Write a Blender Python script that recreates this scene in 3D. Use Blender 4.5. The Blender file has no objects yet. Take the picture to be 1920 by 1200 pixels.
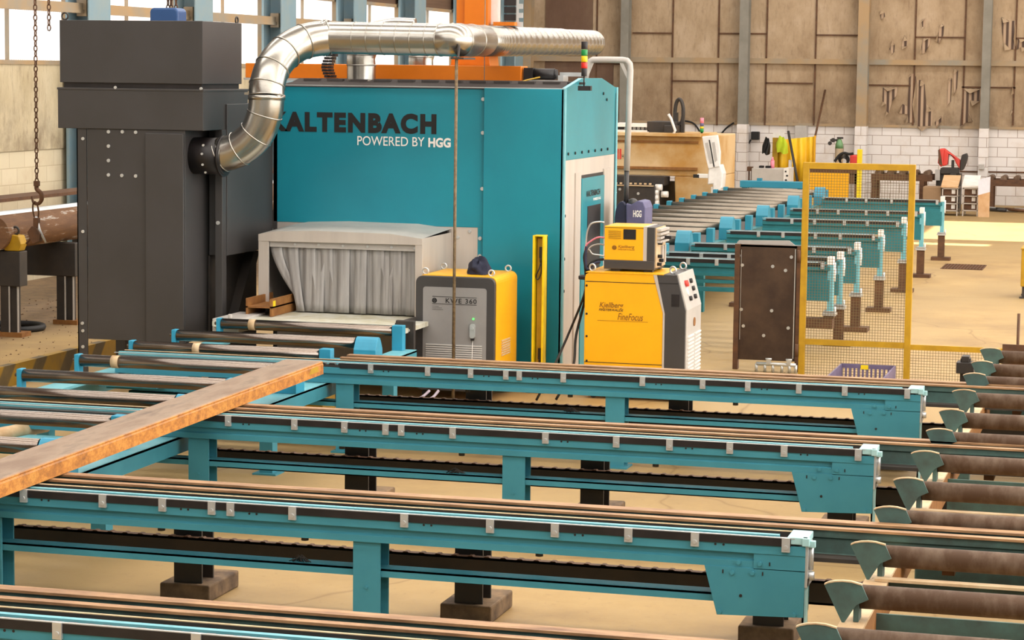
import bpy, math, random
from mathutils import Vector, Matrix
random.seed(7)
PI = math.pi
col = bpy.context.scene.collection
scene = bpy.context.scene

# ------------------------------------------------------------------ camera
H, YAW, PIT, ROL, F = 2.926, -.2663, .1054, .0121, 4406.5
_f = Vector((math.sin(YAW)*math.cos(PIT), math.cos(YAW)*math.cos(PIT), -math.sin(PIT)))
_r = Vector((math.cos(YAW), -math.sin(YAW), 0))
_u = _r.cross(_f)
RR = math.cos(ROL)*_r + math.sin(ROL)*_u
UU = -math.sin(ROL)*_r + math.cos(ROL)*_u
CAM = Vector((0, 0, H))
cd = bpy.data.cameras.new('camera'); cd.sensor_width = 36; cd.lens = F/1920*36; cd.clip_end = 300
co = bpy.data.objects.new('camera', cd); col.objects.link(co)
m3 = Matrix((RR, UU, -_f)).transposed()
co.matrix_world = Matrix.Translation(CAM) @ m3.to_4x4()
scene.camera = co

def ray(x, y): return RR*((x-960)/F) - UU*((y-600)/F) + _f
def atY(x, y, v):
    d = ray(x, y); return CAM + d*(v/d.y)
def atZ(x, y, v):
    d = ray(x, y); return CAM + d*((v-H)/d.z)
def atX(x, y, v):
    d = ray(x, y); return CAM + d*(v/d.x)

# ------------------------------------------------------------------ materials
def lin(h):
    h = h.lstrip('#')
    out = []
    for i in (0, 2, 4):
        c = int(h[i:i+2], 16)/255
        out.append(c/12.92 if c <= .04045 else ((c+.055)/1.055)**2.4)
    return (*out, 1)
class NT:
    def __init__(s, name):
        s.m = bpy.data.materials.new(name); s.m.use_nodes = True
        s.t = s.m.node_tree; s.n = s.t.nodes; s.b = s.n['Principled BSDF']
    def new(s, typ, **kw):
        n = s.n.new(typ)
        for k, v in kw.items(): setattr(n, k, v)
        return n
    def link(s, a, b): s.t.links.new(a, b)
    def coord(s, scale=(1, 1, 1), obj=True):
        tc = s.new('ShaderNodeNewGeometry'); mp = s.new('ShaderNodeMapping')
        mp.inputs['Scale'].default_value = scale
        s.link(tc.outputs['Position'], mp.inputs['Vector']); return mp.outputs['Vector']
    def noise(s, scale, vec=None, detail=5, rough=.6):
        n = s.new('ShaderNodeTexNoise'); n.inputs['Scale'].default_value = scale
        n.inputs['Detail'].default_value = detail; n.inputs['Roughness'].default_value = rough
        s.link(vec if vec else s.coord(), n.inputs['Vector']); return n.outputs['Fac']
    def ramp(s, fac, stops):
        r = s.new('ShaderNodeValToRGB'); e = r.color_ramp.elements
        while len(e) < len(stops): e.new(.5)
        for i, (p, c) in enumerate(stops):
            e[i].position = p; e[i].color = c if isinstance(c, tuple) else lin(c)
        s.link(fac, r.inputs['Fac']); return r.outputs['Color']
    def mix(s, fac, a, b, mode='MIX'):
        x = s.new('ShaderNodeMix', data_type='RGBA', blend_type=mode)
        for sock, v in ((x.inputs[0], fac), (x.inputs[6], a), (x.inputs[7], b)):
            if isinstance(v, (int, float)): sock.default_value = v
            elif isinstance(v, tuple): sock.default_value = v
            elif isinstance(v, str): sock.default_value = lin(v)
            else: s.link(v, sock)
        return x.outputs[2]
    def bump(s, fac, strength=.2, dist=.01):
        b = s.new('ShaderNodeBump'); b.inputs['Strength'].default_value = strength
        b.inputs['Distance'].default_value = dist
        s.link(fac, b.inputs['Height']); s.link(b.outputs['Normal'], s.b.inputs['Normal'])
def mat(name, c, rough=.5, metal=0, c2=None, scale=6, lo=.4, hi=.7, vs=(1, 1, 1), bump=0, bscale=60, spec=None, coat=0):
    t = NT(name); b = t.b
    b.inputs['Roughness'].default_value = rough; b.inputs['Metallic'].default_value = metal
    if spec is not None: b.inputs['Specular IOR Level'].default_value = spec
    if coat: b.inputs['Coat Weight'].default_value = coat; b.inputs['Coat Roughness'].default_value = .15
    if c2 is None:
        r, g, bb, _ = lin(c); c2c = (r*.9, g*.9, bb*.9, 1)
    else: c2c = lin(c2)
    k = t.ramp(t.noise(scale, t.coord(vs)), [(lo, lin(c)), (hi, c2c)])
    t.link(k, b.inputs['Base Color'])
    if bump: t.bump(t.noise(bscale), bump, .004)
    return t.m
def emit(name, c, s):
    t = NT(name); t.b.inputs['Base Color'].default_value = lin(c)
    t.b.inputs['Emission Color'].default_value = lin(c); t.b.inputs['Emission Strength'].default_value = s
    return t.m

M = {}
M['teal'] = mat('teal_paint', '#428b9b', .5, c2='#397f90', scale=3, lo=.35, hi=.75, spec=.3)
M['teal_light'] = mat('pale_teal_paint', '#72b4bf', .45, c2='#60a5b1', scale=5)
M['teal_cabin'] = mat('teal_cabin_paint', '#1a889b', .3, c2='#177e91', scale=1.2, lo=.35, hi=.7)
M['cyan'] = mat('bright_cyan_paint', '#2f93b4', .45, c2='#2b8aa9')
M['dark_teal'] = mat('weathered_dark_teal_paint', '#47655f', .6, c2='#3c4a45', scale=7, lo=.35, hi=.7)
M['black'] = mat('black_plastic', '#151213', .45, c2='#262021')
M['dark_grey'] = mat('dark_grey_powder_coat', '#403e3e', .42, c2='#3b3938', scale=2, bump=.06, bscale=150)
M['dark_steel'] = mat('dark_oily_steel', '#2d2926', .55, c2='#3a322b', scale=5)
M['alu'] = mat('brushed_aluminium_sheet', '#cbc3ba', .42, .3, c2='#beb6ae', scale=5, vs=(1, 1, .1))
M['teal_gloss'] = mat('glossy_teal_panel', '#2f98a8', .3, .35, c2='#2b8e9f', scale=2)
M['mesh_wire'] = mat('dusty_mesh_wire', '#6a5a34', .5)
M['pale_cap'] = mat('pale_cyan_paint', '#a9cfd0', .45, c2='#93bfc2')
M['column_blue'] = mat('blue_painted_column', '#7d98a4', .6, c2='#8a9a9c', scale=3)
M['roof_dark'] = mat('matt_dark_roof', '#4b4644', .9, spec=.05)
M['teal_out'] = mat('deep_teal_paint', '#2c747c', .5, c2='#27696f', spec=.3)
M['cyan_out'] = mat('deep_cyan_paint', '#2a839b', .45)
M['louvre_brown'] = mat('brown_slatted_sheet', '#6a5240', .8, c2='#574233', scale=3, vs=(1, .2, 8))
M['zinc'] = mat('zinc_plated_steel', '#cfd2d2', .35, .6)
M['galv'] = mat('galvanised_duct_steel', '#b4b1aa', .27, 1, c2='#a39f96', scale=3, lo=.35, hi=.7, bump=.05, bscale=9)
M['chrome'] = mat('worn_roller_steel', '#857b73', .24, 1, c2='#7f756d', scale=2)
M['grey_roller'] = mat('grey_roller_steel', '#8a8174', .36, .8, c2='#7a7165', scale=2)
M['rust'] = mat('rusty_steel', '#9a6a34', .75, .1, c2='#7a4d24', scale=9, lo=.3, hi=.7, bump=.2, bscale=80)
M['rust_dark'] = mat('dark_rust_steel', '#6d4a30', .7, .2, c2='#4d3626', scale=12, vs=(.5, 1, 1), lo=.3, hi=.7, bump=.2, bscale=90)
M['rust_top'] = mat('worn_rusty_rail_top', '#b38c64', .55, .25, c2='#704e34', scale=8, vs=(.5, 3, 1), lo=.35, hi=.75)
M['rust_roller'] = mat('brown_rusty_roller', '#5c4431', .6, .3, c2='#8a7664', scale=6, vs=(2, 1, 1), lo=.42, hi=.8, bump=.15, bscale=90)
M['pale_rust'] = mat('pale_dusty_steel', '#cdb591', .7, c2='#b3926a', scale=6)
M['yellow'] = mat('machine_yellow_paint', '#f0b010', .38, c2='#eaaa0c', scale=3)
M['yellow_bright'] = mat('bright_yellow_paint', '#efd414', .45, c2='#dcc010')
M['yellow_dull'] = mat('dull_yellow_paint', '#b88f12', .5, c2='#a67f10', scale=9)
M['orange'] = mat('orange_robot_paint', '#dd780f', .4, c2='#d3700c', scale=3)
M['beige'] = mat('stained_beige_paint', '#d3b688', .5, c2='#b98a45', scale=.9, lo=.48, hi=.68)
M['white'] = mat('white_paint', '#e9e6e1', .5, c2='#d9d5cf')
M['grey_panel'] = mat('grey_instrument_panel', '#8f8d8c', .45, c2='#898786')
M['light_grey'] = mat('light_grey_paint', '#b9b4ae', .45)
M['concrete'] = mat('concrete_block', '#94795a', .9, c2='#4b3c30', scale=5, lo=.35, hi=.7, bump=.3, bscale=40)
M['column'] = mat('blue_grey_column_paint', '#8b877d', .7, c2='#7b776d', scale=2)
M['column_tan'] = mat('tan_stained_column_paint', '#a98d68', .6, c2='#8c8a80', scale=1.2)
M['cloth'] = mat('navy_cloth', '#23263a', .9, c2='#171a2a', bump=.5, bscale=40)
M['strip'] = mat('frosted_grey_strip', '#aaa7a4', .45, c2='#83807e', scale=11, vs=(3, 1, .15), lo=.35, hi=.7)
M['table_white'] = mat('scuffed_white_steel', '#d5d5cb', .5, .2, c2='#b9b28f', scale=8, lo=.35, hi=.75)
M['brown_plate'] = mat('raw_brown_steel_plate', '#43342b', .5, .4, c2='#5d4a3b', scale=3, lo=.4, hi=.75, bump=.1)
M['rubber'] = mat('black_rubber', '#161616', .6)
M['lav'] = mat('pale_lavender_hose', '#c9bccb', .5)
M['red'] = mat('red_paint', '#d8443a', .45)
M['green'] = mat('green_bottle_paint', '#6f9a6a', .45)
M['pink'] = mat('pink_plastic', '#f08da0', .5)
M['hivis'] = mat('hi_vis_yellow_cloth', '#c9dc2e', .8, bump=.4, bscale=30)
M['purple'] = mat('purple_grey_plastic', '#5c5270', .5, c2='#6c6180')
M['wood'] = mat('pale_wood', '#d9b58c', .6, c2='#c79a6b', scale=4, vs=(1, 6, 1))
M['cardboard'] = mat('brown_cardboard', '#94795c', .8)
M['blue'] = mat('blue_hoist_paint', '#2b5186', .4)
M['copper_rod'] = mat('rusty_rod_steel', '#7d6a4e', .6, .3, c2='#5a4936', scale=30)
M['navy_panel'] = mat('navy_panel_cover', '#2a2c44', .55, c2='#24263a')
M['violet_panel'] = mat('violet_grey_cover', '#5f5d82', .6, c2='#54526f')
M['ink'] = mat('dark_lettering', '#2b2a2a', .7, spec=.2)
M['ink_brown'] = mat('brown_lettering', '#8a5a10', .5)
M['ink_white'] = mat('white_lettering', '#f2f0ec', .5)
M['lamp_red'] = mat('red_lamp_plastic', '#d22a20', .3); M['lamp_yellow'] = mat('yellow_lamp_plastic', '#e8c818', .3)
M['lamp_green'] = mat('green_lamp_plastic', '#138a45', .3)
M['led'] = emit('green_indicator_light', '#40ff50', 3)
M['blade'] = mat('grey_louvre', '#c9c7c4', .4)
M['corr_dark'] = None

def floor_mat():
    t = NT('dusty_concrete_floor'); b = t.b
    v = t.coord()
    a = t.ramp(t.noise(.9, v, 8, .65), [(.3, '#896c43'), (.5, '#a28452'), (.72, '#b29561')])
    s = t.ramp(t.noise(.35, t.coord((1, .35, 1)), 4), [(.38, (0, 0, 0, 1)), (.62, (1, 1, 1, 1))])
    a = t.mix(s, a, '#a08658')
    g = t.ramp(t.noise(7, v, 6, .75), [(.58, (0, 0, 0, 1)), (.8, (.55, .55, .55, 1))])
    a = t.mix(g, a, '#7d5f3d')
    sx = t.new('ShaderNodeSeparateXYZ'); geo = t.new('ShaderNodeNewGeometry'); t.link(geo.outputs['Position'], sx.inputs[0])
    mr = t.new('ShaderNodeMapRange'); mr.inputs[1].default_value = -10.4; mr.inputs[2].default_value = -11.6
    ad = t.new('ShaderNodeMath', operation='ADD'); sc = t.new('ShaderNodeMath', operation='MULTIPLY'); sc.inputs[1].default_value = 1.5
    t.link(t.noise(1.5, v), sc.inputs[0]); t.link(sx.outputs[0], ad.inputs[0]); t.link(sc.outputs[0], ad.inputs[1]); t.link(ad.outputs[0], mr.inputs[0])
    d = t.ramp(t.noise(5, v, 8, .8), [(.35, '#5f4c38'), (.6, '#8a6f50')])
    a = t.mix(mr.outputs[0], a, d)
    sp = t.ramp(t.noise(16, t.coord((1, .6, 1)), 4, .8), [(.60, (0, 0, 0, 1)), (.74, (.6, .6, .6, 1))])
    a = t.mix(sp, a, '#86683f')
    vo = t.new('ShaderNodeTexVoronoi', feature='DISTANCE_TO_EDGE'); vo.inputs['Scale'].default_value = .33
    mv = t.new('ShaderNodeVectorMath', operation='ADD'); nz = t.new('ShaderNodeTexNoise'); nz.inputs['Scale'].default_value = 1.2
    vsn = t.new('ShaderNodeVectorMath', operation='SCALE'); vsn.inputs['Scale'].default_value = .5
    t.link(v, nz.inputs['Vector']); t.link(nz.outputs['Color'], vsn.inputs[0]); t.link(v, mv.inputs[0]); t.link(vsn.outputs[0], mv.inputs[1]); t.link(mv.outputs[0], vo.inputs['Vector'])
    ck = t.ramp(vo.outputs['Distance'], [(.0, (.6, .6, .6, 1)), (.006, (0, 0, 0, 1))])
    a = t.mix(ck, a, '#77592f')
    t.link(a, b.inputs['Base Color']); b.inputs['Roughness'].default_value = .62
    t.bump(t.noise(14, v, 6), .12, .01)
    return t.m
def block_mat(name, horiz, c1, c2, mortar):
    t = NT(name); b = t.b
    g = t.new('ShaderNodeNewGeometry'); sx = t.new('ShaderNodeSeparateXYZ'); t.link(g.outputs['Position'], sx.inputs[0])
    cb = t.new('ShaderNodeCombineXYZ'); t.link(sx.outputs[horiz], cb.inputs[0]); t.link(sx.outputs[2], cb.inputs[1])
    br = t.new('ShaderNodeTexBrick'); t.link(cb.outputs[0], br.inputs['Vector'])
    for k, v in (('Scale', 1), ('Brick Width', .44), ('Row Height', .2215), ('Mortar Size', .008), ('Mortar Smooth', .15)): br.inputs[k].default_value = v
    br.inputs['Color1'].default_value = lin(c1); br.inputs['Color2'].default_value = lin(c2); br.inputs['Mortar'].default_value = lin(mortar)
    st = t.ramp(t.noise(1.1, None, 6, .7), [(.5, (0, 0, 0, 1)), (.8, (.6, .6, .6, 1))])
    t.link(t.mix(st, br.outputs['Color'], '#b79c7a'), b.inputs['Base Color']); b.inputs['Roughness'].default_value = .8
    t.bump(br.outputs['Fac'], -.4, .01)
    return t.m
def sheet_mat(name, c1, c2, c3):
    t = NT(name); b = t.b
    v = t.coord((1, 1, .6))
    a = t.ramp(t.noise(1.3, v, 7, .68), [(.32, c1), (.52, c2), (.72, c3)])
    g = t.ramp(t.noise(5, t.coord((2.5, 2.5, .6)), 6, .75), [(.52, (0, 0, 0, 1)), (.8, (.75, .75, .75, 1))])
    geo = t.new('ShaderNodeNewGeometry'); sx = t.new('ShaderNodeSeparateXYZ'); t.link(geo.outputs['Position'], sx.inputs[0])
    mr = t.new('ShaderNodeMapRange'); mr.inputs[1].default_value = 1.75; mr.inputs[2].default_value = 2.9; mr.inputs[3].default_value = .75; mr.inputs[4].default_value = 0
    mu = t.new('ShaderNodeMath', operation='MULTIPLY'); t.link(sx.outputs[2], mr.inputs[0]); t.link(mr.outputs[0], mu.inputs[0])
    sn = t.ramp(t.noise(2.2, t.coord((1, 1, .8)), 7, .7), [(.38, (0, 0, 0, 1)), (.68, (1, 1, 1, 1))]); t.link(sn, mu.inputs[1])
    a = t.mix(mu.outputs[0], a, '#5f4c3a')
    t.link(t.mix(g, a, '#6d553f'), b.inputs['Base Color']); b.inputs['Roughness'].default_value = .75
    t.bump(t.noise(8), .15, .01); return t.m
def corrugated(name, ax, c1, c2, freq, em=0):
    t = NT(name); b = t.b
    w = t.new('ShaderNodeTexWave', wave_type='BANDS', bands_direction=ax); w.inputs['Scale'].default_value = freq
    w.inputs['Distortion'].default_value = .3
    t.link(t.coord(), w.inputs['Vector'])
    k = t.ramp(w.outputs['Fac'], [(.25 if not em else .05, c1), (.75 if not em else .4, c2)])
    t.link(k, b.inputs['Base Color']); b.inputs['Roughness'].default_value = .5
    if em: t.link(k, b.inputs['Emission Color']); b.inputs['Emission Strength'].default_value = em
    return t.m
def hazard_mat():
    t = NT('hazard_striped_paint'); b = t.b
    g = t.new('ShaderNodeNewGeometry'); sx = t.new('ShaderNodeSeparateXYZ'); t.link(g.outputs['Position'], sx.inputs[0])
    m = t.new('ShaderNodeMath', operation='MULTIPLY_ADD'); m.inputs[1].default_value = -.9; t.link(sx.outputs[2], m.inputs[0]); t.link(sx.outputs[1], m.inputs[2])
    f = t.new('ShaderNodeMath', operation='PINGPONG'); f.inputs[1].default_value = .32; t.link(m.outputs[0], f.inputs[0])
    c = t.ramp(f.outputs[0], [(.10, '#57492f'), (.13, '#a27d1c')]); c = t.mix(t.ramp(t.noise(6), [(.4, (0, 0, 0, 1)), (.75, (.6, .6, .6, 1))]), c, '#75623a')
    t.link(c, b.inputs['Base Color']); b.inputs['Roughness'].default_value = .6
    return t.m
M['floor'] = floor_mat()
M['block_back'] = block_mat('white_painted_blocks', 0, '#ded8d4', '#e6e1de', '#a89a90')
M['block_left'] = block_mat('cream_painted_blocks', 1, '#cfc2a4', '#d6c9ac', '#bfb092')
M['sheet_back'] = sheet_mat('brown_stained_lining_board', '#927a5e', '#ad9679', '#bda78d')
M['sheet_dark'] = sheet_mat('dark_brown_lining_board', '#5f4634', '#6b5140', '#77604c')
M['sheet_left'] = sheet_mat('cream_stained_sheet', '#b6a684', '#c6b797', '#d1c5a8')
M['corr'] = corrugated('exposed_corrugated_sheet', 'X', '#4a3426', '#b49a80', 2.6)
M['window'] = corrugated('translucent_corrugated_sheet', 'Y', '#c9c0bb', '#fffdfb', 5, 1.0)
M['hazard'] = hazard_mat()
M['skylight'] = emit('skylight_daylight', '#fdf9f4', 5.2)
M['ceil'] = mat('brown_roof_sheet', '#7d6a55', .8)

# ------------------------------------------------------------------ mesh builder
class MB:
    def __init__(s): s.v = []; s.f = []; s.s = []
    def add(s, vs, fs, smooth=False):
        o = len(s.v); s.v += [tuple(v) for v in vs]
        for f in fs: s.f.append([i+o for i in f]); s.s.append(smooth)
        return s
    def box(s, x0, x1, y0, y1, z0, z1):
        if x0 > x1: x0, x1 = x1, x0
        if y0 > y1: y0, y1 = y1, y0
        if z0 > z1: z0, z1 = z1, z0
        vs = [(x, y, z) for z in (z0, z1) for y in (y0, y1) for x in (x0, x1)]
        return s.add(vs, [(0, 2, 3, 1), (4, 5, 7, 6), (0, 1, 5, 4), (2, 6, 7, 3), (0, 4, 6, 2), (1, 3, 7, 5)])
    def prism(s, poly, ax, lo, hi):
        """poly in the two other axes (in x,y,z order), extruded along ax"""
        def p(a, b, c):
            return {'x': (c, a, b), 'y': (a, c, b), 'z': (a, b, c)}[ax]
        n = len(poly)
        vs = [p(a, b, lo) for a, b in poly]+[p(a, b, hi) for a, b in poly]
        fs = [tuple(range(n))[::-1], tuple(range(n, 2*n))]
        fs += [(i, (i+1) % n, n+(i+1) % n, n+i) for i in range(n)]
        area = sum(poly[i][0]*poly[(i+1) % n][1]-poly[(i+1) % n][0]*poly[i][1] for i in range(n))
        if (area < 0) != (ax == 'y'): fs = [f[::-1] for f in fs]
        return s.add(vs, fs)
    def sweep(s, pts, rad, n=16, caps=True, smooth=True, closed=False):
        pts = [Vector(p) for p in pts]
        if not hasattr(rad, '__len__'): rad = [rad]*len(pts)
        N = len(pts); T = []
        for i in range(N):
            a = pts[(i-1) % N] if (closed or i > 0) else pts[i]; b = pts[(i+1) % N] if (closed or i < N-1) else pts[i]
            d = (b-a)
            if d.length < 1e-9: d = T[-1] if T else Vector((0, 0, 1))
            T.append(d.normalized())
        up = Vector((0, 0, 1)) if abs(T[0].z) < .9 else Vector((1, 0, 0))
        nrm = (up-T[0]*up.dot(T[0])).normalized(); vs = []
        for i in range(N):
            nrm = (nrm-T[i]*nrm.dot(T[i])).normalized(); bi = T[i].cross(nrm)
            for k in range(n):
                a = 2*PI*k/n; vs.append(pts[i]+(nrm*math.cos(a)+bi*math.sin(a))*rad[i])
        fs = []
        for i in range(N if closed else N-1):
            j = (i+1) % N
            for k in range(n): fs.append((i*n+k, i*n+(k+1) % n, j*n+(k+1) % n, j*n+k))
        s.add(vs, fs, smooth)
        if caps and not closed:
            o = len(s.v)-N*n
            s.f.append([o+k for k in range(n)][::-1]); s.s.append(False)
            s.f.append([o+(N-1)*n+k for k in range(n)]); s.s.append(False)
        return s
    def cyl(s, a, b, r, n=16): return s.sweep([a, b], r, n)
    def ring(s, c, axis, R, r, n=20, m=8, sx=1, sy=1, e1=None):
        axis = Vector(axis).normalized()
        if e1 is None: e1 = axis.orthogonal().normalized()
        else: e1 = Vector(e1)
        e2 = axis.cross(e1); c = Vector(c)
        return s.sweep([c+(e1*math.cos(2*PI*k/n)*sx+e2*math.sin(2*PI*k/n)*sy)*R for k in range(n)], r, m, closed=True)
    def ball(s, c, r, n=12, m=8, sz=1):
        c = Vector(c); vs = [c+Vector((0, 0, r*sz))]
        for i in range(1, m):
            t = PI*i/m
            for k in range(n): vs.append(c+Vector((r*math.sin(t)*math.cos(2*PI*k/n), r*math.sin(t)*math.sin(2*PI*k/n), r*sz*math.cos(t))))
        vs.append(c-Vector((0, 0, r*sz))); fs = [(0, 1+k, 1+(k+1) % n) for k in range(n)]
        for i in range(m-2):
            for k in range(n): fs.append((1+i*n+k, 1+(i+1)*n+k, 1+(i+1)*n+(k+1) % n, 1+i*n+(k+1) % n))
        e = len(vs)-1; fs += [(e, 1+(m-2)*n+(k+1) % n, 1+(m-2)*n+k) for k in range(n)]
        return s.add(vs, fs, True)
    def build(s, name, m, parent=None, bevel=0):
        me = bpy.data.meshes.new(name); me.from_pydata(s.v, [], s.f); me.update()
        me.polygons.foreach_set('use_smooth', s.s)
        me.materials.append(M[m] if isinstance(m, str) else m)
        o = bpy.data.objects.new(name, me); col.objects.link(o)
        if parent is not None: attach(o, parent)
        if bevel:
            b = o.modifiers.new('edge', 'BEVEL'); b.width = bevel; b.segments = 2; b.limit_method = 'ANGLE'; b.angle_limit = .8
        return o
ROOTLOC = {}
def wloc(o): return ROOTLOC.get(o.name, Vector((0, 0, 0)))
def attach(o, parent):
    o.parent = parent; o.matrix_parent_inverse = Matrix.Translation(-wloc(parent))
def thing(name, label, cat, loc, group=None):
    o = bpy.data.objects.new(name, None); col.objects.link(o); o.location = loc; o.empty_display_size = .1
    ROOTLOC[o.name] = Vector(loc); tag(o, label, cat, group); return o
def tag(o, label, cat, group=None, kind=None):
    o['label'] = label; o['category'] = cat
    if group: o['group'] = group
    if kind: o['kind'] = kind
    return o
def struct(o, label=None):
    o['kind'] = 'structure'
    if label: o['label'] = label
    return o
def B(name, m, parent, *a, bevel=0): return MB().box(*a).build(name, m, parent, bevel)
def copy_tree(o, dx, dy, dz=0):
    c = o.copy(); col.objects.link(c); c.location = o.location+Vector((dx, dy, dz)); ROOTLOC[c.name] = c.location.copy()
    for ch in list(o.children):
        d = ch.copy(); col.objects.link(d); d.parent = c
        for g in list(ch.children):
            e = g.copy(); col.objects.link(e); e.parent = d
    return c
def text(body, m, parent, org, ex, ez, w, h, bold=0, name='lettering', lift=.003, shear=0, spacing=1):
    """lettering laid on a face: org lower-left corner, ex/ez unit vectors, w and h its size"""
    cu = bpy.data.curves.new('t', 'FONT'); cu.body = body; cu.offset = bold; cu.space_character = spacing; cu.shear = shear; cu.resolution_u = 4
    to = bpy.data.objects.new('t', cu); col.objects.link(to)
    dg = bpy.context.evaluated_depsgraph_get(); dg.update()
    me = bpy.data.meshes.new_from_object(to.evaluated_get(dg))
    bpy.data.objects.remove(to); bpy.data.curves.remove(cu)
    xs = [v.co.x for v in me.vertices]; ys = [v.co.y for v in me.vertices]
    x0, x1, y0, y1 = min(xs), max(xs), min(ys), max(ys)
    ex, ez, org = Vector(ex), Vector(ez), Vector(org); n = ex.cross(ez)
    for v in me.vertices:
        v.co = org+ex*((v.co.x-x0)/(x1-x0)*w)+ez*((v.co.y-y0)/(y1-y0)*h)+n*lift
    me.polygons.foreach_set('use_smooth', [False]*len(me.polygons)); me.name = name; me.materials.clear(); me.materials.append(M[m]); o = bpy.data.objects.new(name, me); col.objects.link(o)
    if parent is not None: attach(o, parent)
    return o
class bolts:
    """a set of bolts, each built as a part of its own"""
    def __init__(s, pts, axis, r=.012, t=.01): s.a = (pts, Vector(axis), r, t)
    def build(s, name, m, parent):
        pts, a, r, t = s.a
        for p in pts: MB().cyl(Vector(p)-a*.002, Vector(p)+a*t, r, 8).build(name, m, parent)
def teeth(x0, x1, step, y0, y1, z0, z1, duty=.6):
    pts = [(x0, z0)]; x = x0
    while x < x1:
        pts += [(x, z0+(z1-z0)*.35), (x+step*.1, z1), (x+step*duty, z1), (x+step*(duty+.1), z0+(z1-z0)*.35)]; x += step
    pts += [(x, z0)]
    return MB().prism(pts, 'y', y0, y1)
def rrect(x0, x1, z0, z1, r, n=5):
    pts = []
    for cx, cz, a0 in ((x1-r, z1-r, 0), (x0+r, z1-r, 90), (x0+r, z0+r, 180), (x1-r, z0+r, 270)):
        for k in range(n+1):
            a = math.radians(a0+90*k/n); pts.append((cx+r*math.cos(a), cz+r*math.sin(a)))
    return pts
def spline(pts, n=12):
    P = [Vector(p) for p in pts]; out = []
    for i in range(len(P)-1):
        p0 = P[max(i-1, 0)]; p1 = P[i]; p2 = P[i+1]; p3 = P[min(i+2, len(P)-1)]
        for k in range(n):
            t = k/n
            out.append(.5*((2*p1)+(-p0+p2)*t+(2*p0-5*p1+4*p2-p3)*t*t+(-p0+3*p1-3*p2+p3)*t**3))
    out.append(P[-1]); return out
#SECTION_A
# ================================================================== the hall
def plane_box(name, m, *a, label=None): return struct(B(name, m, None, *a), label)
plane_box('floor', 'floor', -15, 12, -4, 55, -.2, 0)
XL, YB = -14.8, 55.0
plane_box('wall_left', 'block_left', XL-.3, XL, -2, YB+.3, 0, 1.78)
plane_box('wall_left_sheeting', 'sheet_left', XL-.25, XL+.02, -2, YB, 1.78, 2.95)
plane_box('wall_left_upper', 'louvre_brown', XL-.25, XL+.01, -2, YB, 4.22, 9.5)
colY = [15.5, 19.2, 22.95, 26.7, 30.5, 34.25, 37.95, 41.7, 45.4, 49.2, 53]
for i, y in enumerate(colY):
    mb = MB().box(-14.72, -14.70+.02, y-.35, y+.35, 0, 9).box(-14.38, -14.36, y-.35, y+.35, 0, 9).box(-14.70, -14.38, y-.03, y+.03, 0, 9)
    struct(mb.build('wall_column', 'column_blue'))
for i in range(len(colY)-1):
    y0, y1 = colY[i]+.2, colY[i+1]-.2
    w = struct(B('window_%d' % (i+1), 'window', None, XL-.06, XL-.04, y0, y1, 2.97, 4.2))
    fr = MB()
    for y in (y0, y1): fr.box(XL-.04, XL+.05, y-.03, y+.03, 2.95, 4.25)
    fr.box(XL-.04, XL+.01, (y0+y1)/2-.012, (y0+y1)/2+.012, 2.95, 4.25)
    for z in (2.97, 4.2): fr.box(XL-.04, XL+.04, y0, y1, z-.03, z+.03)
    fr.build('window_frame', 'column_tan', w)
mb = MB().box(-14.6, -14.52, 14, 54.5, 3.70, 3.80).box(-14.6, -14.5, 14, 54.5, 3.66, 3.71)
for y in (24, 26.7, 30.5, 34.25, 37.95, 41.7): mb.box(-14.62, -14.47, y-.2, y+.2, 3.62, 3.86)
struct(mb.build('trim_1', 'column_tan'))
# back wall
plane_box('wall_back', 'block_back', XL, 12, YB, YB+.3, 0, 1.765)
plane_box('wall_back_boarding', 'sheet_back', XL, 12, YB-.04, YB+.25, 1.765, 10)
def bx(px): return atY(px, 150, YB-.05).x
def bz(py, px=1500): return atY(px, py, YB-.05).z
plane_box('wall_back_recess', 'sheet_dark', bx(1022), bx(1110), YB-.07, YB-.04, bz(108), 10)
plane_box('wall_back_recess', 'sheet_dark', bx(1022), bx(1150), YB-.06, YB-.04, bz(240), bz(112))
seams = MB()
def vs(px, y0, y1, w=.035): seams.box(bx(px)-w/2, bx(px)+w/2, YB-.07, YB-.03, bz(y1, px), bz(y0, px))
def hs(py, x0, x1, w=.035): seams.box(bx(x0), bx(x1), YB-.07, YB-.03, bz(py, (x0+x1)/2)-w/2, bz(py, (x0+x1)/2)+w/2)
for px in (1118, 1260, 1346, 1436, 1528, 1714, 1807, 1902): vs(px, -60, 235)
for a in ((62, 1185, 1258), (63, 1346, 1436), (66, 1528, 1618), (70, 1714, 1806), (72, 1902, 1960), (152, 1260, 1344), (156, 1436, 1524), (160, 1624, 1708), (164, 1804, 1905), (120, 1118, 1180)): hs(*a)
struct(seams.build('trim_2', 'rust_dark'))
struct(MB().box(bx(975), bx(1990), YB-.14, YB-.04, bz(115)-.06, bz(115)+.06).box(bx(975), bx(1990), YB-.05, YB+.02, 1.74, 1.80).build('trim_3', 'column_tan'))
for px, m, w in ((1176, 'column', 15), (1398, 'column', 17), (1620, 'column_tan', 20), (1850, 'column', 16), (992, 'column_tan', 20), (1068, 'column_tan', 0)):
    if w:
        x0, x1 = bx(px-w/2), bx(px+w/2)
        c = struct(MB().box(x0, x1, YB-.42, YB-.40, 1.3 if 0 else 0, 10).box(x0, x1, YB-.16, YB-.14, 0, 10).box((x0+x1)/2-.015, (x0+x1)/2+.015, YB-.40, YB-.16, 0, 10).build('wall_column', m))
        struct(B('wall_column_foot', 'block_back', None, x0-.01, x1+.01, YB-.43, YB-.1, 0, 1.76))
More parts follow.
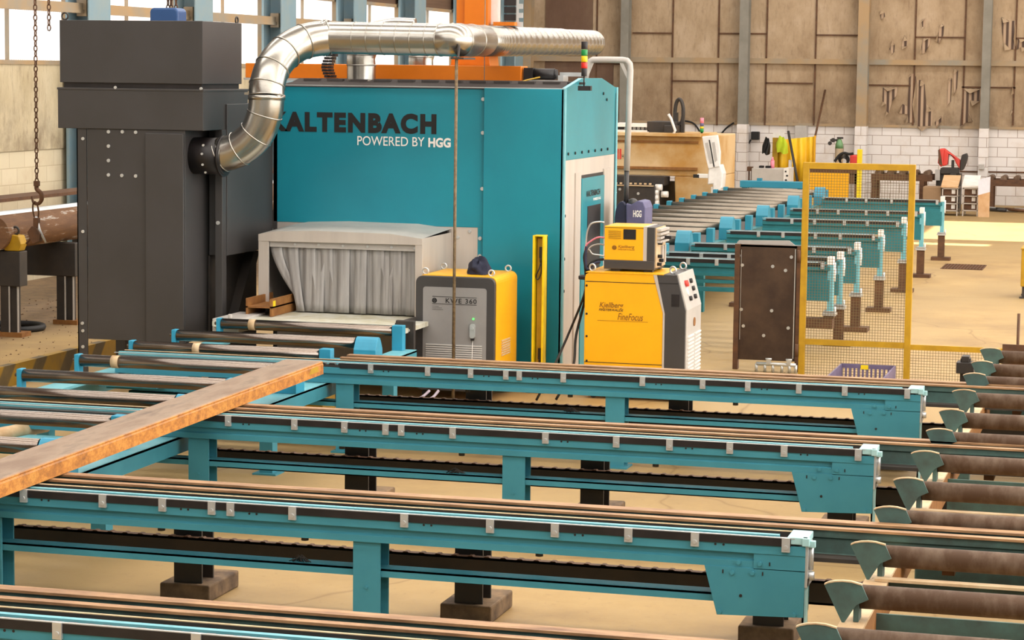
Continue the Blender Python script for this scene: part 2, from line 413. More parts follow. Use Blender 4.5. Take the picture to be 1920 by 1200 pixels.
# torn holes in the boarding with the corrugated sheet showing
holes = [[(1648, 20), (1655, 24), (1656, 31), (1650, 37), (1647, 30)], [(1671, 76), (1676, 84), (1675, 98), (1671, 101), (1666, 92)], [(1694, 66), (1700, 76), (1699, 87), (1689, 87), (1690, 78)],
 [(1728, 72), (1742, 70), (1741, 84), (1736, 97), (1728, 101), (1726, 88)], [(1761, 44), (1767, 48), (1766, 66), (1761, 82), (1756, 80), (1757, 60)], [(1725, 38), (1732, 34), (1731, 51), (1726, 50)],
 [(1656, 164), (1684, 164), (1681, 180), (1674, 190), (1668, 213), (1664, 208), (1662, 195), (1656, 190)], [(1705, 140), (1712, 138), (1718, 145), (1717, 230), (1706, 230), (1704, 214), (1688, 213), (1694, 195), (1703, 200)],
 [(1726, 150), (1734, 158), (1738, 195), (1750, 208), (1750, 236), (1722, 237), (1720, 150)], [(1780, 145), (1785, 147), (1784, 190), (1778, 197), (1777, 170)], [(1789, 130), (1796, 132), (1795, 165), (1790, 178), (1788, 150)],
 [(1806, 166), (1842, 166), (1838, 190), (1820, 188), (1818, 210), (1826, 228), (1812, 230), (1803, 237), (1805, 200)], [(1874, 32), (1890, 40), (1902, 38), (1903, 92), (1893, 93), (1880, 80), (1876, 60)],
 [(1907, 72), (1925, 72), (1925, 90), (1912, 88), (1904, 94)], [(1900, 160), (1903, 175), (1902, 208), (1899, 205), (1901, 180)], [(1760, 222), (1770, 216), (1768, 228), (1758, 237), (1755, 230)]]
hm = MB()
for h in holes: hm.prism([(bx(x), bz(y, x)) for x, y in h], 'y', YB-.058, YB-.03)
struct(hm.build('wall_back_torn_patch', 'corr'))
fl = MB()
for h in holes:
    for i in range(0, len(h)-1, 2):
        (xa, ya), (xb, yb) = h[i], h[i+1]
        fl.add([(bx(xa), YB-.05, bz(ya, xa)), (bx(xb), YB-.05, bz(yb, xb)), (bx((xa+xb)/2)-.05, YB-.16, bz((ya+yb)/2)-.06)], [(0, 1, 2)])
struct(fl.build('wall_back_torn_flap', 'sheet_back'))
# roof with skylight strips and one open roof light letting the sun in
ZC = 9.5
cm = MB()
for a in ((-15, 12, -4, 41.5), (-15, 1.95, 41.5, 55.3), (5.2, 12, 41.5, 55.3), (1.95, 5.2, 48.5, 55.3), (3.4, 5.2, 41.5, 43.0), (1.95, 5.2, 42.0, 43.0)): cm.box(*a, ZC, ZC+.1)
struct(cm.build('ceiling', 'ceil'))
k = 11
for y in (-2, 3, 8, 13, 18, 23, 28, 33, 38, 44, 50):
    struct(MB().box(-14, (1.5 if y in (44,) else 11.5), y, y+1.9, ZC-.04, ZC-.01).build('window_%d' % k, 'skylight')); k += 1
# drain grate in the floor
g = MB(); p = atZ(1768, 500, 0); q = atZ(1843, 504, 0)
for i in range(7): g.box(p.x+.02, q.x, p.y-.45+.15*i, p.y-.42+.15*i, 0, .012)
for i in range(14): xx = p.x+(q.x-p.x)*i/13; g.box(xx, xx+.012, p.y-.45, p.y+.5, 0, .01)
tag(g.build('floor_grate', 'rust_dark'), 'flat rusty drain grate set in the floor beyond the mesh fence', 'grate')

# ================================================================== teal transfer rails
CLIPX = [-5.698, -5.244, -4.906, -4.631, -4.527, -4.188, -3.587, -3.137, -2.803, -2.43, -2.098, -1.652]
def rail(Yr, zt, x0, x1, clips, legs, label, name='transfer_rail', group=None, far=False, idx=0):
    t = thing(name, label, 'rail', (x1, Yr, 0), group)
    B('guide_strip', 'black', t, -5.95 if not far else x0+.05, x1-.07, Yr-.004, Yr+.012, zt-.043, zt-.004)
    B('edge_bar', 'zinc', t, x0, x1-.05, Yr-.002, Yr+.014, zt-.004, zt)
    TL = 'teal_out' if far else 'teal'
    B('side_plate', TL, t, x0, x1, Yr+.002, Yr+.014, zt-.086, zt-.040)
    bh = .08 if not far else .10
    zb = zt-.082-bh
    prof = [(Yr+.026, zt-.082), (Yr+.026, zb+.042), (Yr+.012, zb+.034), (Yr+.012, zb), (Yr+.18, zb), (Yr+.18, zt-.082)]
    MB().prism(prof, 'x', x0, x1-.01).build('beam', TL, t)
    B('channel_floor', 'dark_steel', t, x0, x1-.05, Yr+.014, Yr+.19, zt-.082, zt-.03)
    tr = MB().box(x0, x1-.14, Yr+.078, Yr+.112, zt-.03, zt-.004)
    tr.build('chain_track', 'teal_light', t)
    if not far:
        teeth(-6.2, x1-.2, .075, Yr+.03, Yr+.06, zt-.03, zt-.010).build('chain', 'dark_steel', t)
    MB().box(x0, x1-.09, Yr+.188, Yr+.2, zt-.08, zt-.006).build('back_lip', 'dark_steel', t); MB().box(x0, x1-.09, Yr+.186, Yr+.202, zt-.006, zt-.002).build('lip_edge', 'pale_rust' if not far else 'zinc', t)
    for cx in clips:
        mb = MB().box(cx-.02, cx+.02, Yr-.014, Yr+.002, zt-.068, zt-.006)
        mb.box(cx-.02, cx+.02, Yr-.014, Yr+.012, zt-.006, zt+.001)
        mb.cyl((cx, Yr-.02, zt-.045), (cx, Yr-.012, zt-.045), .011, 10)
        mb.build('clip', 'zinc', t)
    hb = MB()
    for cx in clips[::2]:
        for dx in (.07, .11): hb.cyl((cx+dx+.03, Yr+.0005, zt-.052), (cx+dx+.03, Yr+.004, zt-.052), .006, 8)
    if not far: hb.build('bolt_hole', 'black', t)
    for a, b in legs:
        mb = MB().box(a, b, Yr+.03, Yr+.042, .012, zb).box(a, b, Yr+.165, Yr+.177, .012, zb).box((a+b)/2-.006, (a+b)/2+.006, Yr+.042, Yr+.165, .012, zb)
        mb.box(a-.03, b+.03, Yr, Yr+.2, 0, .014)
        mb.cyl(((a+b)/2, Yr+.031, .3), ((a+b)/2, Yr+.024, .3), .008, 8)
        mb.build('leg', 'teal', t)
    # end bracket
    e = x1
    if not far:
        pl = [(e-.435, zb+.002), (e-.435, zt-.125), (e+.0, zt-.125), (e+.0, zb), (e+.002, .31), (e-.37, .298)]
        pl = [(e-.492, zb), (e+.0, zb+.002), (e-.004, .312), (e-.426, .298)]
        br = MB().prism(pl, 'y', Yr+.006, Yr+.018).box(e-.25, e, Yr+.006, Yr+.018, zb-.002, zt-.085).prism(pl, 'y', Yr+.18, Yr+.19).build('end_bracket', 'teal', t)
        bolts([(atY(a_, b_, 11.146).x-X1+e, Yr+.006, atY(a_, b_, 11.146).z) for a_, b_ in ((1373, 1073), (1411, 1074), (1385, 1054), (1425, 1057), (1349, 1147), (1489, 1153))], (0, -1, 0), .011, .012).build('bolt', 'teal', br)
        MB().cyl((e-.31, Yr+.007, .4), (e-.31, Yr+.003, .4), .008, 10).build('bolt_hole', 'black', br)
        mb = MB().box(e-.09, e+.01, Yr+.0, Yr+.2, zt-.03, zt+.004).box(e-.015, e+.02, Yr-.01, Yr+.03, zt-.035, zt+.004).box(e+.01, e+.045, Yr+.02, Yr+.05, zt-.045, zt-.012)
        mb.build('end_cap', 'pale_cap', t, .003)
        for a_, b_ in ((1355.5, 1071), (1430, 1076), (1443, 1058)):
            c_ = atY(a_, b_, 11.146); MB().box(c_.x-X1+e-.003, c_.x-X1+e+.003, Yr+.003, Yr+.007, c_.z-.009, c_.z+.009).build('slot', 'black', br)
        mb = MB().cyl((e+.02, Yr+.06, zt-.02), (e+.02, Yr+.06, zt-.16), .014, 10).cyl((e+.02, Yr+.06, zt-.17), (e+.02, Yr+.06, zt-.21), .02, 8).box(e-.002, e+.012, Yr+.01, Yr+.17, zt-.24, zt-.03)
        mb.build('chain_tensioner', 'zinc', t)
        mb = MB().box(e-.012, e+.012, Yr+.02, Yr+.05, .012, zt-.2).box(e-.012, e-.002, Yr+.02, Yr+.16, .012, .5).box(e-.06, e+.04, Yr, Yr+.2, 0, .012)
        mb.build('leg', 'pale_cap', t)
        # low tie bar between the legs
        mb = MB().box(x0+.1, e-.44, Yr+.046, Yr+.06, .355, .395).box(x0+.1, e-.44, Yr+.046, Yr+.162, .387, .395)
        mb.build('tie_bar', 'teal', t)
        for dx in (-3.4, -2.6, -1.35): MB().cyl((e+dx, Yr+.1, zb), (e+dx, Yr+.1, zb-.03), .02, 10).build('stud', 'dark_steel', t)
    else:
        pl = [(e-.34, zb), (e, zb), (e, zt-.41), (e-.30, zt-.41)]
        MB().prism(pl, 'y', Yr+.006, Yr+.018).prism(pl, 'y', Yr+.17, Yr+.18).build('end_bracket', TL, t)
        mb = MB().box(e-.03, e+.03, Yr, Yr+.16, zt-.02, zt+.06).cyl((e+.03, Yr+.05, zt+.0), (e+.03, Yr+.05, zt-.2), .025, 8).box(e-.01, e+.05, Yr+.02, Yr+.12, zt-.13, zt-.07)
        mb.build('end_cap', 'white', t)
        mb = MB().box(e-.025, e+.035, Yr+.01, Yr+.09, .44, zt-.02)
        mb.build('end_post', 'teal_light', t)
        mb = MB().box(e-.07, e+.07, Yr-.02, Yr+.14, .40, .43).cyl((e+.06, Yr+.02, .4), (e+.06, Yr+.02, .5), .012, 8).box(e-.06, e+.06, Yr-.01, Yr+.12, .435, .45)
        mb.build('levelling_plate', 'zinc', t)
        if idx == 0:
            MB().box(e-.75, e+.04, Yr-.02, Yr+.14, .26, .37).box(e-.72, e-.6, Yr, Yr+.12, .05, .26).box(e-.8, e-.5, Yr-.05, Yr+.18, 0, .05).box(e-.06, e+.05, Yr, Yr+.12, .37, .40).build('leg', 'rust_dark', t)
        else:
            mb = MB().box(e-.05, e+.05, Yr+.0, Yr+.012, .05, .40).box(e-.05, e+.05, Yr+.11, Yr+.122, .05, .40).box(e-.007, e+.007, Yr+.01, Yr+.11, .05, .4)
            mb.box(e-.15, e+.15, Yr-.05, Yr+.18, 0, .05)
            mb.build('leg', 'rust_dark', t)
        if idx == 3:
            f = e-1.72
            MB().box(f-.06, f+.06, Yr+.0, Yr+.012, .05, .58).box(f-.06, f+.06, Yr+.11, Yr+.122, .05, .58).box(f-.007, f+.007, Yr+.01, Yr+.11, .05, .58).box(f-.15, f+.15, Yr-.04, Yr+.16, 0, .05).box(f-.04, f+.04, Yr+.02, Yr+.1, .58, zb).build('leg', 'rust_dark', t)
        if idx == 0: MB().box(x0, e-.3, Yr+.02, Yr+.1, .70, .735).box(x0, e-.3, Yr+.02, Yr+.1, .61, .655).build('tie_bar', TL, t)
    return t
LEGS = [(-5.99, -5.85), (-3.872, -3.727)]
X1 = -1.559
RY = [8.47, 11.14, 13.98, 16.83]
RL = ['teal transfer rail along the bottom edge, only its top strips and one clip showing', 'teal transfer rail nearest the camera with its end bracket fully in view',
      'teal transfer rail second from the front, crossed by the rusty channel beam', 'teal transfer rail farthest back, just in front of the yellow power units']
for y, l in zip(RY, RL): rail(y, .70, -7.82, X1, CLIPX, LEGS, l, group='teal transfer rails')

# ================================================================== old rusty twin-rail chain conveyors
DLEG = [(-5.15, -4.985), (-3.53, -3.375), (-1.92, -1.76)]
CL = ['rust-topped twin-beam chain conveyor lowest in the picture, behind the bottom-edge rail', 'rust-topped twin-beam chain conveyor on dark legs with concrete feet, behind the nearest full teal rail',
      'rust-topped twin-beam chain conveyor between the second and the farthest teal rails', 'rust-topped twin-beam chain conveyor right behind the farthest teal rail']
for y, l in zip(RY, CL):
    t = thing('chain_conveyor', l, 'conveyor', (-3.4, y+.6, 0), 'old chain conveyors')
    xa, xb = -6.06, 1.6
    for o, wf in ((.315, .05), (.475, .08)):
        yy = y+o-(.1-wf)*0
        zt = .70
        mb = MB().box(xa, xb, yy, yy+wf, zt-.012, zt)
        mb.build('rail_top', 'rust_top', t)
        prof = [(yy+.015, zt-.012), (yy+.015, zt-.05), (yy+.03, zt-.06), (yy+.03, zt-.13), (yy, zt-.14), (yy, zt-.150), (yy+wf, zt-.150), (yy+wf, zt-.14), (yy+.045, zt-.13), (yy+.045, zt-.012)]
        MB().prism(prof, 'x', xa, xb).build('beam', 'dark_teal', t)
    MB().box(xa, xb, y+.365, y+.475, .55, .57).build('slot_shade_floor', 'dark_steel', t); MB().box(xa, xb, y+.21, y+.315, .55, .57).build('gap_shade_strip', 'dark_steel', t)  # dark strips standing in for the shade in the gaps along the beams
    teeth(xa+.02, .2, .085, y+.385, y+.42, .57, .655, .45).build('chain', 'dark_steel', t)
    mb = MB()
    for x in (-5.2, -3.0, -.9, 1.1): mb.box(x-.03, x+.03, y+.3, y+.54, .505, .555)
    mb.build('spacer', 'rust_dark', t)
    for a, b in DLEG:
        mb = MB().box(a, b, y+.70, y+.715, .09, .56).box(a, b, y+.86, y+.875, .09, .56).box((a+b)/2-.01, (a+b)/2+.01, y+.715, y+.86, .09, .56)
        mb.box(a-.02, b+.02, y+.3, y+.88, .52, .545)
        mb.build('leg', 'dark_steel', t)
        MB().box(a-.07, b+.06, y+.66, y+1.10, 0, .095).build('foot_block', 'concrete', t, .01)
    mb = MB().box(xa, xb, y+.58, y+.60, .25, .372).box(xa, xb, y+.58, y+.70, .25, .262).box(xa, xb, y+.58, y+.64, .362, .372)
    mb.build('return_tray', 'dark_steel', t)
    teeth(xa+.02, .2, .09, y+.59, y+.63, .370, .379, .3).build('return_chain', 'rust_dark', t)

# ================================================================== infeed roller conveyor
t = thing('roller_conveyor', 'teal infeed roller conveyor with polished rollers leading into the curtained hood', 'conveyor', (-7.0, 14.5, 0))
RYS = [9.58, 10.54, 11.50, 12.45, 13.45, 14.44, 15.33, 16.27, 17.25, 18.10, 19.07]
for i, y in enumerate(RYS):
    r = MB().cyl((-7.83, y, .70), (-6.26, y, .70), .046, 24).cyl((-7.9, y, .70), (-6.2, y, .70), .015, 8)
    ro = r.build('roller', 'chrome', t)
    if i in (7, 8, 10):
        xx = -7.55 if i != 8 else -7.3
        MB().cyl((xx-.025, y, .70), (xx+.035, y, .70), .0485, 20).build('tape_band', 'pale_rust', ro)
    MB().box(-7.875, -7.835, y-.04, y+.04, .535, .748).build('bearing_block', 'cyan', t, .006)
    if i % 2 == 1:
        mb = MB().prism([(y-.09, .535)]+[(y-.09+.18*k/10, .655+.1*math.sin(PI*k/10)) for k in range(11)]+[(y+.09, .535)], 'x', -6.25, -6.06)
        mb.build('drive_cover', 'cyan', t, .004)
    else:
        MB().box(-6.255, -6.16, y-.045, y+.045, .535, .75).build('bearing_block', 'cyan', t, .004)
mb = MB().box(-7.98, -7.79, 8.6, 19.15, .515, .535).box(-7.99, -7.975, 8.6, 19.15, .36, .535)
mb.build('side_rail', 'teal_light', t)
mb = MB().box(-6.25, -6.07, 8.6, 19.15, .515, .535)
mb.build('side_rail_top', 'teal_light', t)
MB().box(-6.085, -6.07, 8.6, 19.15, .42, .53).build('side_rail', 'teal', t)
for i in range(len(RYS)-1):
    y = (RYS[i]+RYS[i+1])/2
    MB().box(-7.8, -6.25, y-.12, y+.05, .44, .50).build('cross_member', 'teal' if i % 2 else 'teal_light', t)
    if i % 3 == 0: MB().box(-7.1, -6.5, y-.3, y+.32, .42, .44).build('tray', 'dark_grey', t)
    elif i % 3 == 1: MB().box(-7.78, -7.3, y-.3, y+.32, .48, .505).build('cover_plate', 'teal', t)
MB().cyl((-7.5, 12.6, .53), (-7.1, 14.2, .53), .045, 16).build('drive_shaft', 'pale_rust', t)
for y in (9.1, 13.0, 15.8, 18.6):
    for x in (-7.9, -6.13):
        MB().box(x-.05, x+.05, y-.05, y+.05, .01, .515).box(x-.09, x+.09, y-.09, y+.09, 0, .012).build('leg', 'teal', t)
MB().box(-7.98, -6.2, 19.2, 19.9, .66, .70).box(-7.93, -6.37, 19.9, 21.0, .66, .70).prism([(19.16, .66), (19.2, .64), (19.2, .70), (19.17, .69)], 'x', -7.95, -6.2).build('entry_table', 'table_white', t)
ep = MB().box(-6.32, -6.145, 19.32, 19.36, .25, .765).box(-6.34, -6.31, 19.36, 19.89, .25, .74).build('end_plate', 'dark_steel', t, .01)
bolts([(-6.26, 19.32, .70), (-6.20, 19.32, .68), (-6.26, 19.32, .56), (-6.18, 19.32, .42)], (0, -1, 0), .014, .012).build('bolt', 'zinc', ep)
MB().box(-8.0, -7.75, 19.25, 19.9, .60, .72).cyl((-7.85, 19.3, .72), (-7.85, 19.3, .76), .02, 10).build('guide_block', 'light_grey', t, .006)

# yellow box under the conveyor
p0, p1 = atY(525, 745, 17.3), atY(605, 715, 17.3)
tag(MB().box(p0.x-.1, p1.x, 17.3, 17.6, 0, p1.z+.06).build('drive_box', 'yellow_dull', None, .01), 'dull yellow box on the floor seen below the farthest teal rail by the roller conveyor', 'box')

# rusty channel beam lying across the rails
t = thing('steel_channel', 'long rusty orange steel channel lying across the teal rails', 'steel beam', (-5.85, 13.4, .702))
d = Vector((-.14, 5.3, 0)).normalized(); n = Vector((d.y, -d.x, 0))
prof = []
for a, b in ((0, 0), (0, .082), (.012, .094), (.024, .098), (.284, .098), (.296, .096), (.304, .091), (.306, .086), (.303, .081), (.305, .076), (.309, .071), (.31, 0), (.299, 0), (.295, .078), (.28, .084), (.03, .084), (.015, .078), (.011, 0)): prof.append((a, b))
vs_ = []; o0 = Vector((-5.655, 9.6, .703))-n*.31
for L in (0, 6.53):
    for a, b in prof: vs_.append(o0+d*L+n*a+Vector((0, 0, b)))
N = len(prof)
mb = MB().add(vs_, [tuple(range(N))[::-1], tuple(range(N, 2*N))]+[(i, (i+1) % N, N+(i+1) % N, N+i) for i in range(N)])
def beam_mat():
    q = NT('rusty_channel_steel'); b = q.b
    g = q.new('ShaderNodeNewGeometry'); sx = q.new('ShaderNodeSeparateXYZ'); q.link(g.outputs['Normal'], sx.inputs[0])
    side = q.ramp(q.noise(9, q.coord((1, 1.2, 2.2)), 8, .75), [(.32, '#7d4a1a'), (.48, '#b06f24'), (.6, '#c98a38'), (.72, '#8a4f1a')])
    top = q.ramp(q.noise(4, q.coord((2, .5, 1)), 7), [(.35, '#7a6350'), (.55, '#8f7a66'), (.75, '#5f4f42')])
    mr = q.new('ShaderNodeMapRange'); mr.inputs[1].default_value = .5; mr.inputs[2].default_value = .95; q.link(sx.outputs[2], mr.inputs[0])
    q.link(q.mix(mr.outputs[0], side, top), b.inputs['Base Color']); b.inputs['Roughness'].default_value = .62
    q.bump(q.noise(70), .2, .004); return q.m
mb.build('channel', beam_mat(), t)
MB().add([o0+d*6.2+n*.3105+Vector((0, 0, .03)), o0+d*6.42+n*.3105+Vector((0, 0, .03)), o0+d*6.40+n*.3105+Vector((0, 0, .075)), o0+d*6.25+n*.3105+Vector((0, 0, .07))], [(0, 1, 2, 3)]).build('paint_mark', 'yellow_dull', t)

# short H offcut standing under the curtain
t = thing('beam_offcut', 'short rusty H-beam offcut pushing the strip curtain open at the hood mouth', 'steel beam', (-7.75, 19.95, .702))
xa, xb, za = -7.87, -7.62, .703
MB().box(xa, xa+.02, 19.72, 20.35, za, za+.16).box(xb-.02, xb, 19.72, 20.35, za, za+.16).box(xa, xb, 19.72, 20.35, za+.075, za+.09).build('beam', 'rust', t)
MB().box(xb-.003, xb+.002, 19.75, 19.81, za+.09, za+.14).build('paint_mark', 'yellow_bright', t)
# ================================================================== cutting cabin
YC = 21.05
XA, XB, YD = -8.12, -5.265, 23.18
cab = thing('cutting_cabin', 'large teal cutting cabin with dark and white lettering and a curtained hood', 'machine', (-6.6, 22, 0))
def fx(px, py=300, y=YC): return atY(px, py, y).x
def fz(px, py, y=YC): return atY(px, py, y).z
xs = fx(908)
zt = 2.757
ztl = fz(700, 421)
B('front_panel', 'teal_cabin', cab, XA, xs, YC, YC+.04, ztl, zt, bevel=.004)
B('lower_panel', 'alu', cab, XA, fx(897), YC+.005, YC+.04, .02, ztl)
MB().box(fx(897), xs, YC, YC+.04, .02, ztl+.001).box(xs, XB, YC-.03, YC+.04, .02, zt+.012).build('corner_panel', 'teal_cabin', cab, .004)
bolts([(fx(905), YC, fz(905, y)) for y in (186, 249, 354)]+[(fx(902), YC, fz(902, y)) for y in (447, 480)], (0, -1, 0), .018, .012).build('bolt', 'zinc', cab)
bolts([(fx(x), YC+.005, fz(x, y)) for x, y in ((882, 434), (860, 445))], (0, -1, 0), .015, .012).build('bolt', 'zinc', cab)
B('edge_trim', 'zinc', cab, XA, XB, YC-.02, YC+.02, zt+.012, zt+.02)
# side wall (faces +X)
def sy(px, py=300): return atX(px, py, XB).y
def sz(px, py): return atX(px, py, XB).z
zs = sz(1100, 296)
MB().prism([(YC, zs), (YC, 2.77), (21.72, 2.87), (22.55, 2.87), (YD, 2.775), (YD, zs)], 'x', XB-.04, XB).build('side_panel', 'teal_gloss', cab, .003)
B('lower_side_panel', 'alu', cab, XB-.04, XB-.002, YC+.01, YD, .02, zs)
MB().box(XB-.02, XB+.012, YC-.03, YC+.02, .02, 2.77).build('corner_trim', 'teal_light', cab); MB().box(XB-.02, XB+.012, YD-.02, YD+.04, .02, 2.78).build('corner_trim', 'teal_light', cab)
bolts([(XB, YC+.15+i*.27, zs+.06) for i in range(7)]+[(XB, 22.6, 2.72), (XB, 22.75, 2.66), (XB, YC+.05, 1.2), (XB, YC+.05, .9), (XB, YC+.05, 1.6)], (1, 0, 0), .014, .01).build('bolt', 'ink', cab)
ya, yb = sy(1088, 340), sy(1130, 330)
zd = sz(1088, 335)
fr = MB().box(XB-.002, XB+.012, ya-.22, ya-.01, .1, zd+.06).box(XB-.002, XB+.012, yb+.01, yb+.3, .1, zd+.06).build('door_frame', 'alu', cab)
dr = B('door', 'teal_gloss', cab, XB-.002, XB+.02, ya, yb, .12, zd, bevel=.004)
B('door_gap', 'black', cab, XB-.03, XB+.004, ya, yb, zd, zd+.03)
B('door_window', 'black', dr, XB+.018, XB+.024, sy(1097, 430), sy(1121, 430), .55, sz(1097, 387), bevel=0)
text('KALTENBACH', 'ink', dr, (XB+.021, sy(1096, 362), sz(1096, 369)), (0, 1, 0), (0, 0, 1), sy(1121, 362)-sy(1096, 362), sz(1096, 358)-sz(1096, 369), .03)
text('POWERED BY HGG', 'ink_white', dr, (XB+.021, sy(1108, 372), sz(1108, 376)), (0, 1, 0), (0, 0, 1), sy(1121, 372)-sy(1107, 372), sz(1107, 371)-sz(1107, 376), .02)
# roof
MB().prism([(YC+.03, zt-.03), (YC+.03, zt+.005), (YC+.5, 2.80), (21.75, 2.835), (22.5, 2.835), (YD, 2.76), (YD, 2.6)], 'x', XA, XB-.03).build('roof', 'roof_dark', cab)
rb = MB()
for i in range(12): rb.box(XA+.1+i*.24, XA+.26+i*.24, 21.6, 21.66, 2.81, 2.832)
rb.build('roof_clip', 'roof_dark', cab)
MB().box(XA, XA+.04, YC, YD, .02, 2.75).box(XA, XB, YD-.04, YD, .02, 2.72).build('rear_panel', 'dark_grey', cab)
# lettering
yt = YC
def tx(body, m, x0, x1, y0, y1, bold, par=cab, y=YC, **k):
    a = atY(x0, y1, y); b = atY(x1, y0, y); c = atY(x1, y1, y)
    return text(body, m, par, (a.x, y, a.z), (1, 0, 0), (0, 0, 1), b.x-a.x, b.z-a.z, bold, **k)
a = atY(507, 250, YC); b = atY(818, 216, YC)
text('KALTENBACH', 'ink', cab, (a.x, YC, fz(660, 249)), (1, 0, 0), (0, 0, 1), fx(818)-a.x, fz(660, 211)-fz(660, 249), .06, spacing=1.2)
text('POWERED BY', 'ink_white', cab, (fx(670), YC, fz(730, 273.5)), (1, 0, 0), (0, 0, 1), fx(796)-fx(670), fz(730, 256)-fz(730, 273.5), .004)
text('HGG', 'ink_white', cab, (fx(803), YC, fz(824, 276.5)), (1, 0, 0), (0, 0, 1), fx(845)-fx(803), fz(824, 258.5)-fz(824, 276.5), .04)
# hood with strip curtain
YH = 20.15
hx = lambda px, py=450: atY(px, py, YH).x
hz = lambda px, py: atY(px, py, YH).z
fas = [(484, 452), (484, 439), (514, 433.6), (592, 432.7), (729, 438), (792, 447.6), (792, 460)]
poly = [(hx(x, y), hz(x, y)) for x, y in fas]
hood = MB().prism(poly, 'y', YH, YH+.03).build('hood', 'alu', cab, .003)
top = poly[1:6]
vs_ = [(x, YH, z) for x, z in top]+[(x+.0, YC, z+.035) for x, z in top]
MB().add(vs_, [(i, i+1, i+6, i+5) for i in range(4)]).build('hood_roof', 'alu', hood)
MB().box(hx(484), hx(503), YH+.005, YH+.03, .70, poly[0][1]+.02).build('hood_post', 'alu', hood, .003)
MB().box(hx(778), hx(792), YH+.005, YH+.03, .5, poly[6][1]+.02).box(hx(792)-.012, hx(792), YH+.03, YC, .5, poly[5][1]+.0).build('hood_side', 'alu', hood, .003)
MB().box(hx(484), hx(484)+.012, YH+.03, YC, .7, poly[1][1]).build('hood_side', 'alu', hood)
rl = MB().box(hx(503), hx(778), YH+.035, YH+.05, poly[6][1]-.06, poly[6][1]+.0)
rl = rl.build('curtain_rail', 'light_grey', hood)
bolts([(hx(x), YH+.035, poly[6][1]-.03) for x in (551, 595, 641, 687, 732, 776)], (0, -1, 0), .012, .01).build('bolt', 'zinc', rl)
xs0, xs1 = hx(504), hx(778); ns = 17
for i in range(ns):
    w = (xs1-xs0)/ns; x0 = xs0+i*w-.012; x1 = x0+w+.03; y = YH+.06+(i % 2)*.012
    zt_, zb_ = poly[6][1]-.04, .712
    mb = MB(); rows = 8; V = []
    for r in range(rows+1):
        f = r/rows; z = zt_+(zb_-zt_)*f; off = 0; zz = z; pinch = 0
        if i < 3: off = (.23-.07*i)*f**1.6; pinch = (.35 if i < 3 else 0)*f; zz = zt_+(.84+.03*i-zt_)*f if i < 2 else z
        for c in range(4):
            u = c/3; xx = x0+(x1-x0)*(u*(1-pinch)+pinch*.5)+off
            V.append((xx, y+.004*math.sin(PI*u)+.02*f*math.sin(i*2.3), zz))
    nb = len(V); V += [(a, b+.004, c) for a, b, c in V]
    fs = []
    for r in range(rows):
        for c in range(3):
            q = (r*4+c, r*4+c+1, r*4+c+5, r*4+c+4); fs.append(q); fs.append(tuple(nb+k for k in q[::-1]))
    for r in range(rows): fs += [(r*4, r*4+4, nb+r*4+4, nb+r*4), (r*4+3, nb+r*4+3, nb+r*4+7, r*4+7)]
    fs += [(rows*4+c, rows*4+c+1, nb+rows*4+c+1, nb+rows*4+c) for c in range(3)]
    mb.add(V, fs, True).build('curtain_strip', 'strip', hood)
B('hood_inside', 'dark_steel', hood, hx(484)+.02, hx(792)-.02, YC-.06, YC-.01, .72, poly[3][1]-.02)

# light barrier column
lx0, lx1 = atY(1000, 560, 20.75).x, atY(1022, 560, 20.75).x
zb0, zt0 = .02, atY(1012, 443, 20.75).z
t = thing('light_barrier', 'tall yellow light-barrier post standing in front of the teal cabin', 'safety device', ((lx0+lx1)/2, 20.75, 0))
MB().box(lx0, lx0+.02, 20.7, 20.82, zb0+.06, zt0).box(lx1-.02, lx1, 20.7, 20.82, zb0+.06, zt0).box(lx0, lx1, 20.8, 20.82, zb0+.06, zt0).box(lx0, lx1, 20.7, 20.82, zt0, zt0+.01).build('housing', 'yellow_bright', t, .002)
B('sensor_bar', 'yellow_dull', t, lx0+.03, lx1-.03, 20.76, 20.8, .2, zt0-.02)
for z in (atY(1012, 474, 20.7).z, atY(1008, 664, 20.7).z): MB().box(lx0+.055, lx0+.085, 20.73, 20.765, z-.05, z+.05).cyl((lx0+.07, 20.74, z-.05), (lx0+.07, 20.74, z-.09), .012, 8).build('connector', 'black', t)
z = atY(1012, 500, 20.7).z
MB().sweep(spline([(lx0+.07, 20.74, z+.04), (lx0+.06, 20.72, z-.02), (lx0+.03, 20.72, z-.09), (lx0+.05, 20.72, z-.12), (lx0+.075, 20.73, z-.06), (lx0+.075, 20.74, z+.04)], 6), .006, 6).build('cable', 'black', t)
MB().box(lx0-.03, lx1+.03, 20.62, 20.84, 0, .03).cyl((lx0+.0, 20.66, .03), (lx0+.0, 20.66, .06), .015, 8).cyl((lx0+.06, 20.66, .03), (lx0+.06, 20.66, .055), .015, 8).cyl((lx1, 20.66, .03), (lx1, 20.66, .05), .015, 8).build('foot', 'dark_steel', t)

# signal tower
t = thing('signal_tower', 'slim stacked signal tower of red, yellow and green lamps on the cabin roof edge', 'signal light', (XB-.12, 21.35, 2.80))
cx, cy = atY(1095, 150, 21.3).x, 21.3
zz = lambda py: atY(1095, py, cy).z
MB().cyl((cx, cy, zz(162)), (cx, cy, zz(142)), .007, 8).box(cx-.05, cx+.07, cy-.03, cy+.03, zz(170), zz(161)).build('base', 'black', t)
for n_, m_, a, b in (('socket', 'black', 143, 128), ('red_lamp', 'lamp_red', 128, 117), ('yellow_lamp', 'lamp_yellow', 116, 105), ('green_lamp', 'lamp_green', 104, 93), ('cap', 'black', 92, 78)):
    MB().cyl((cx, cy, zz(a)), (cx, cy, zz(b)), .03 if n_ != 'socket' else .026, 16).build(n_, m_, t, .002)

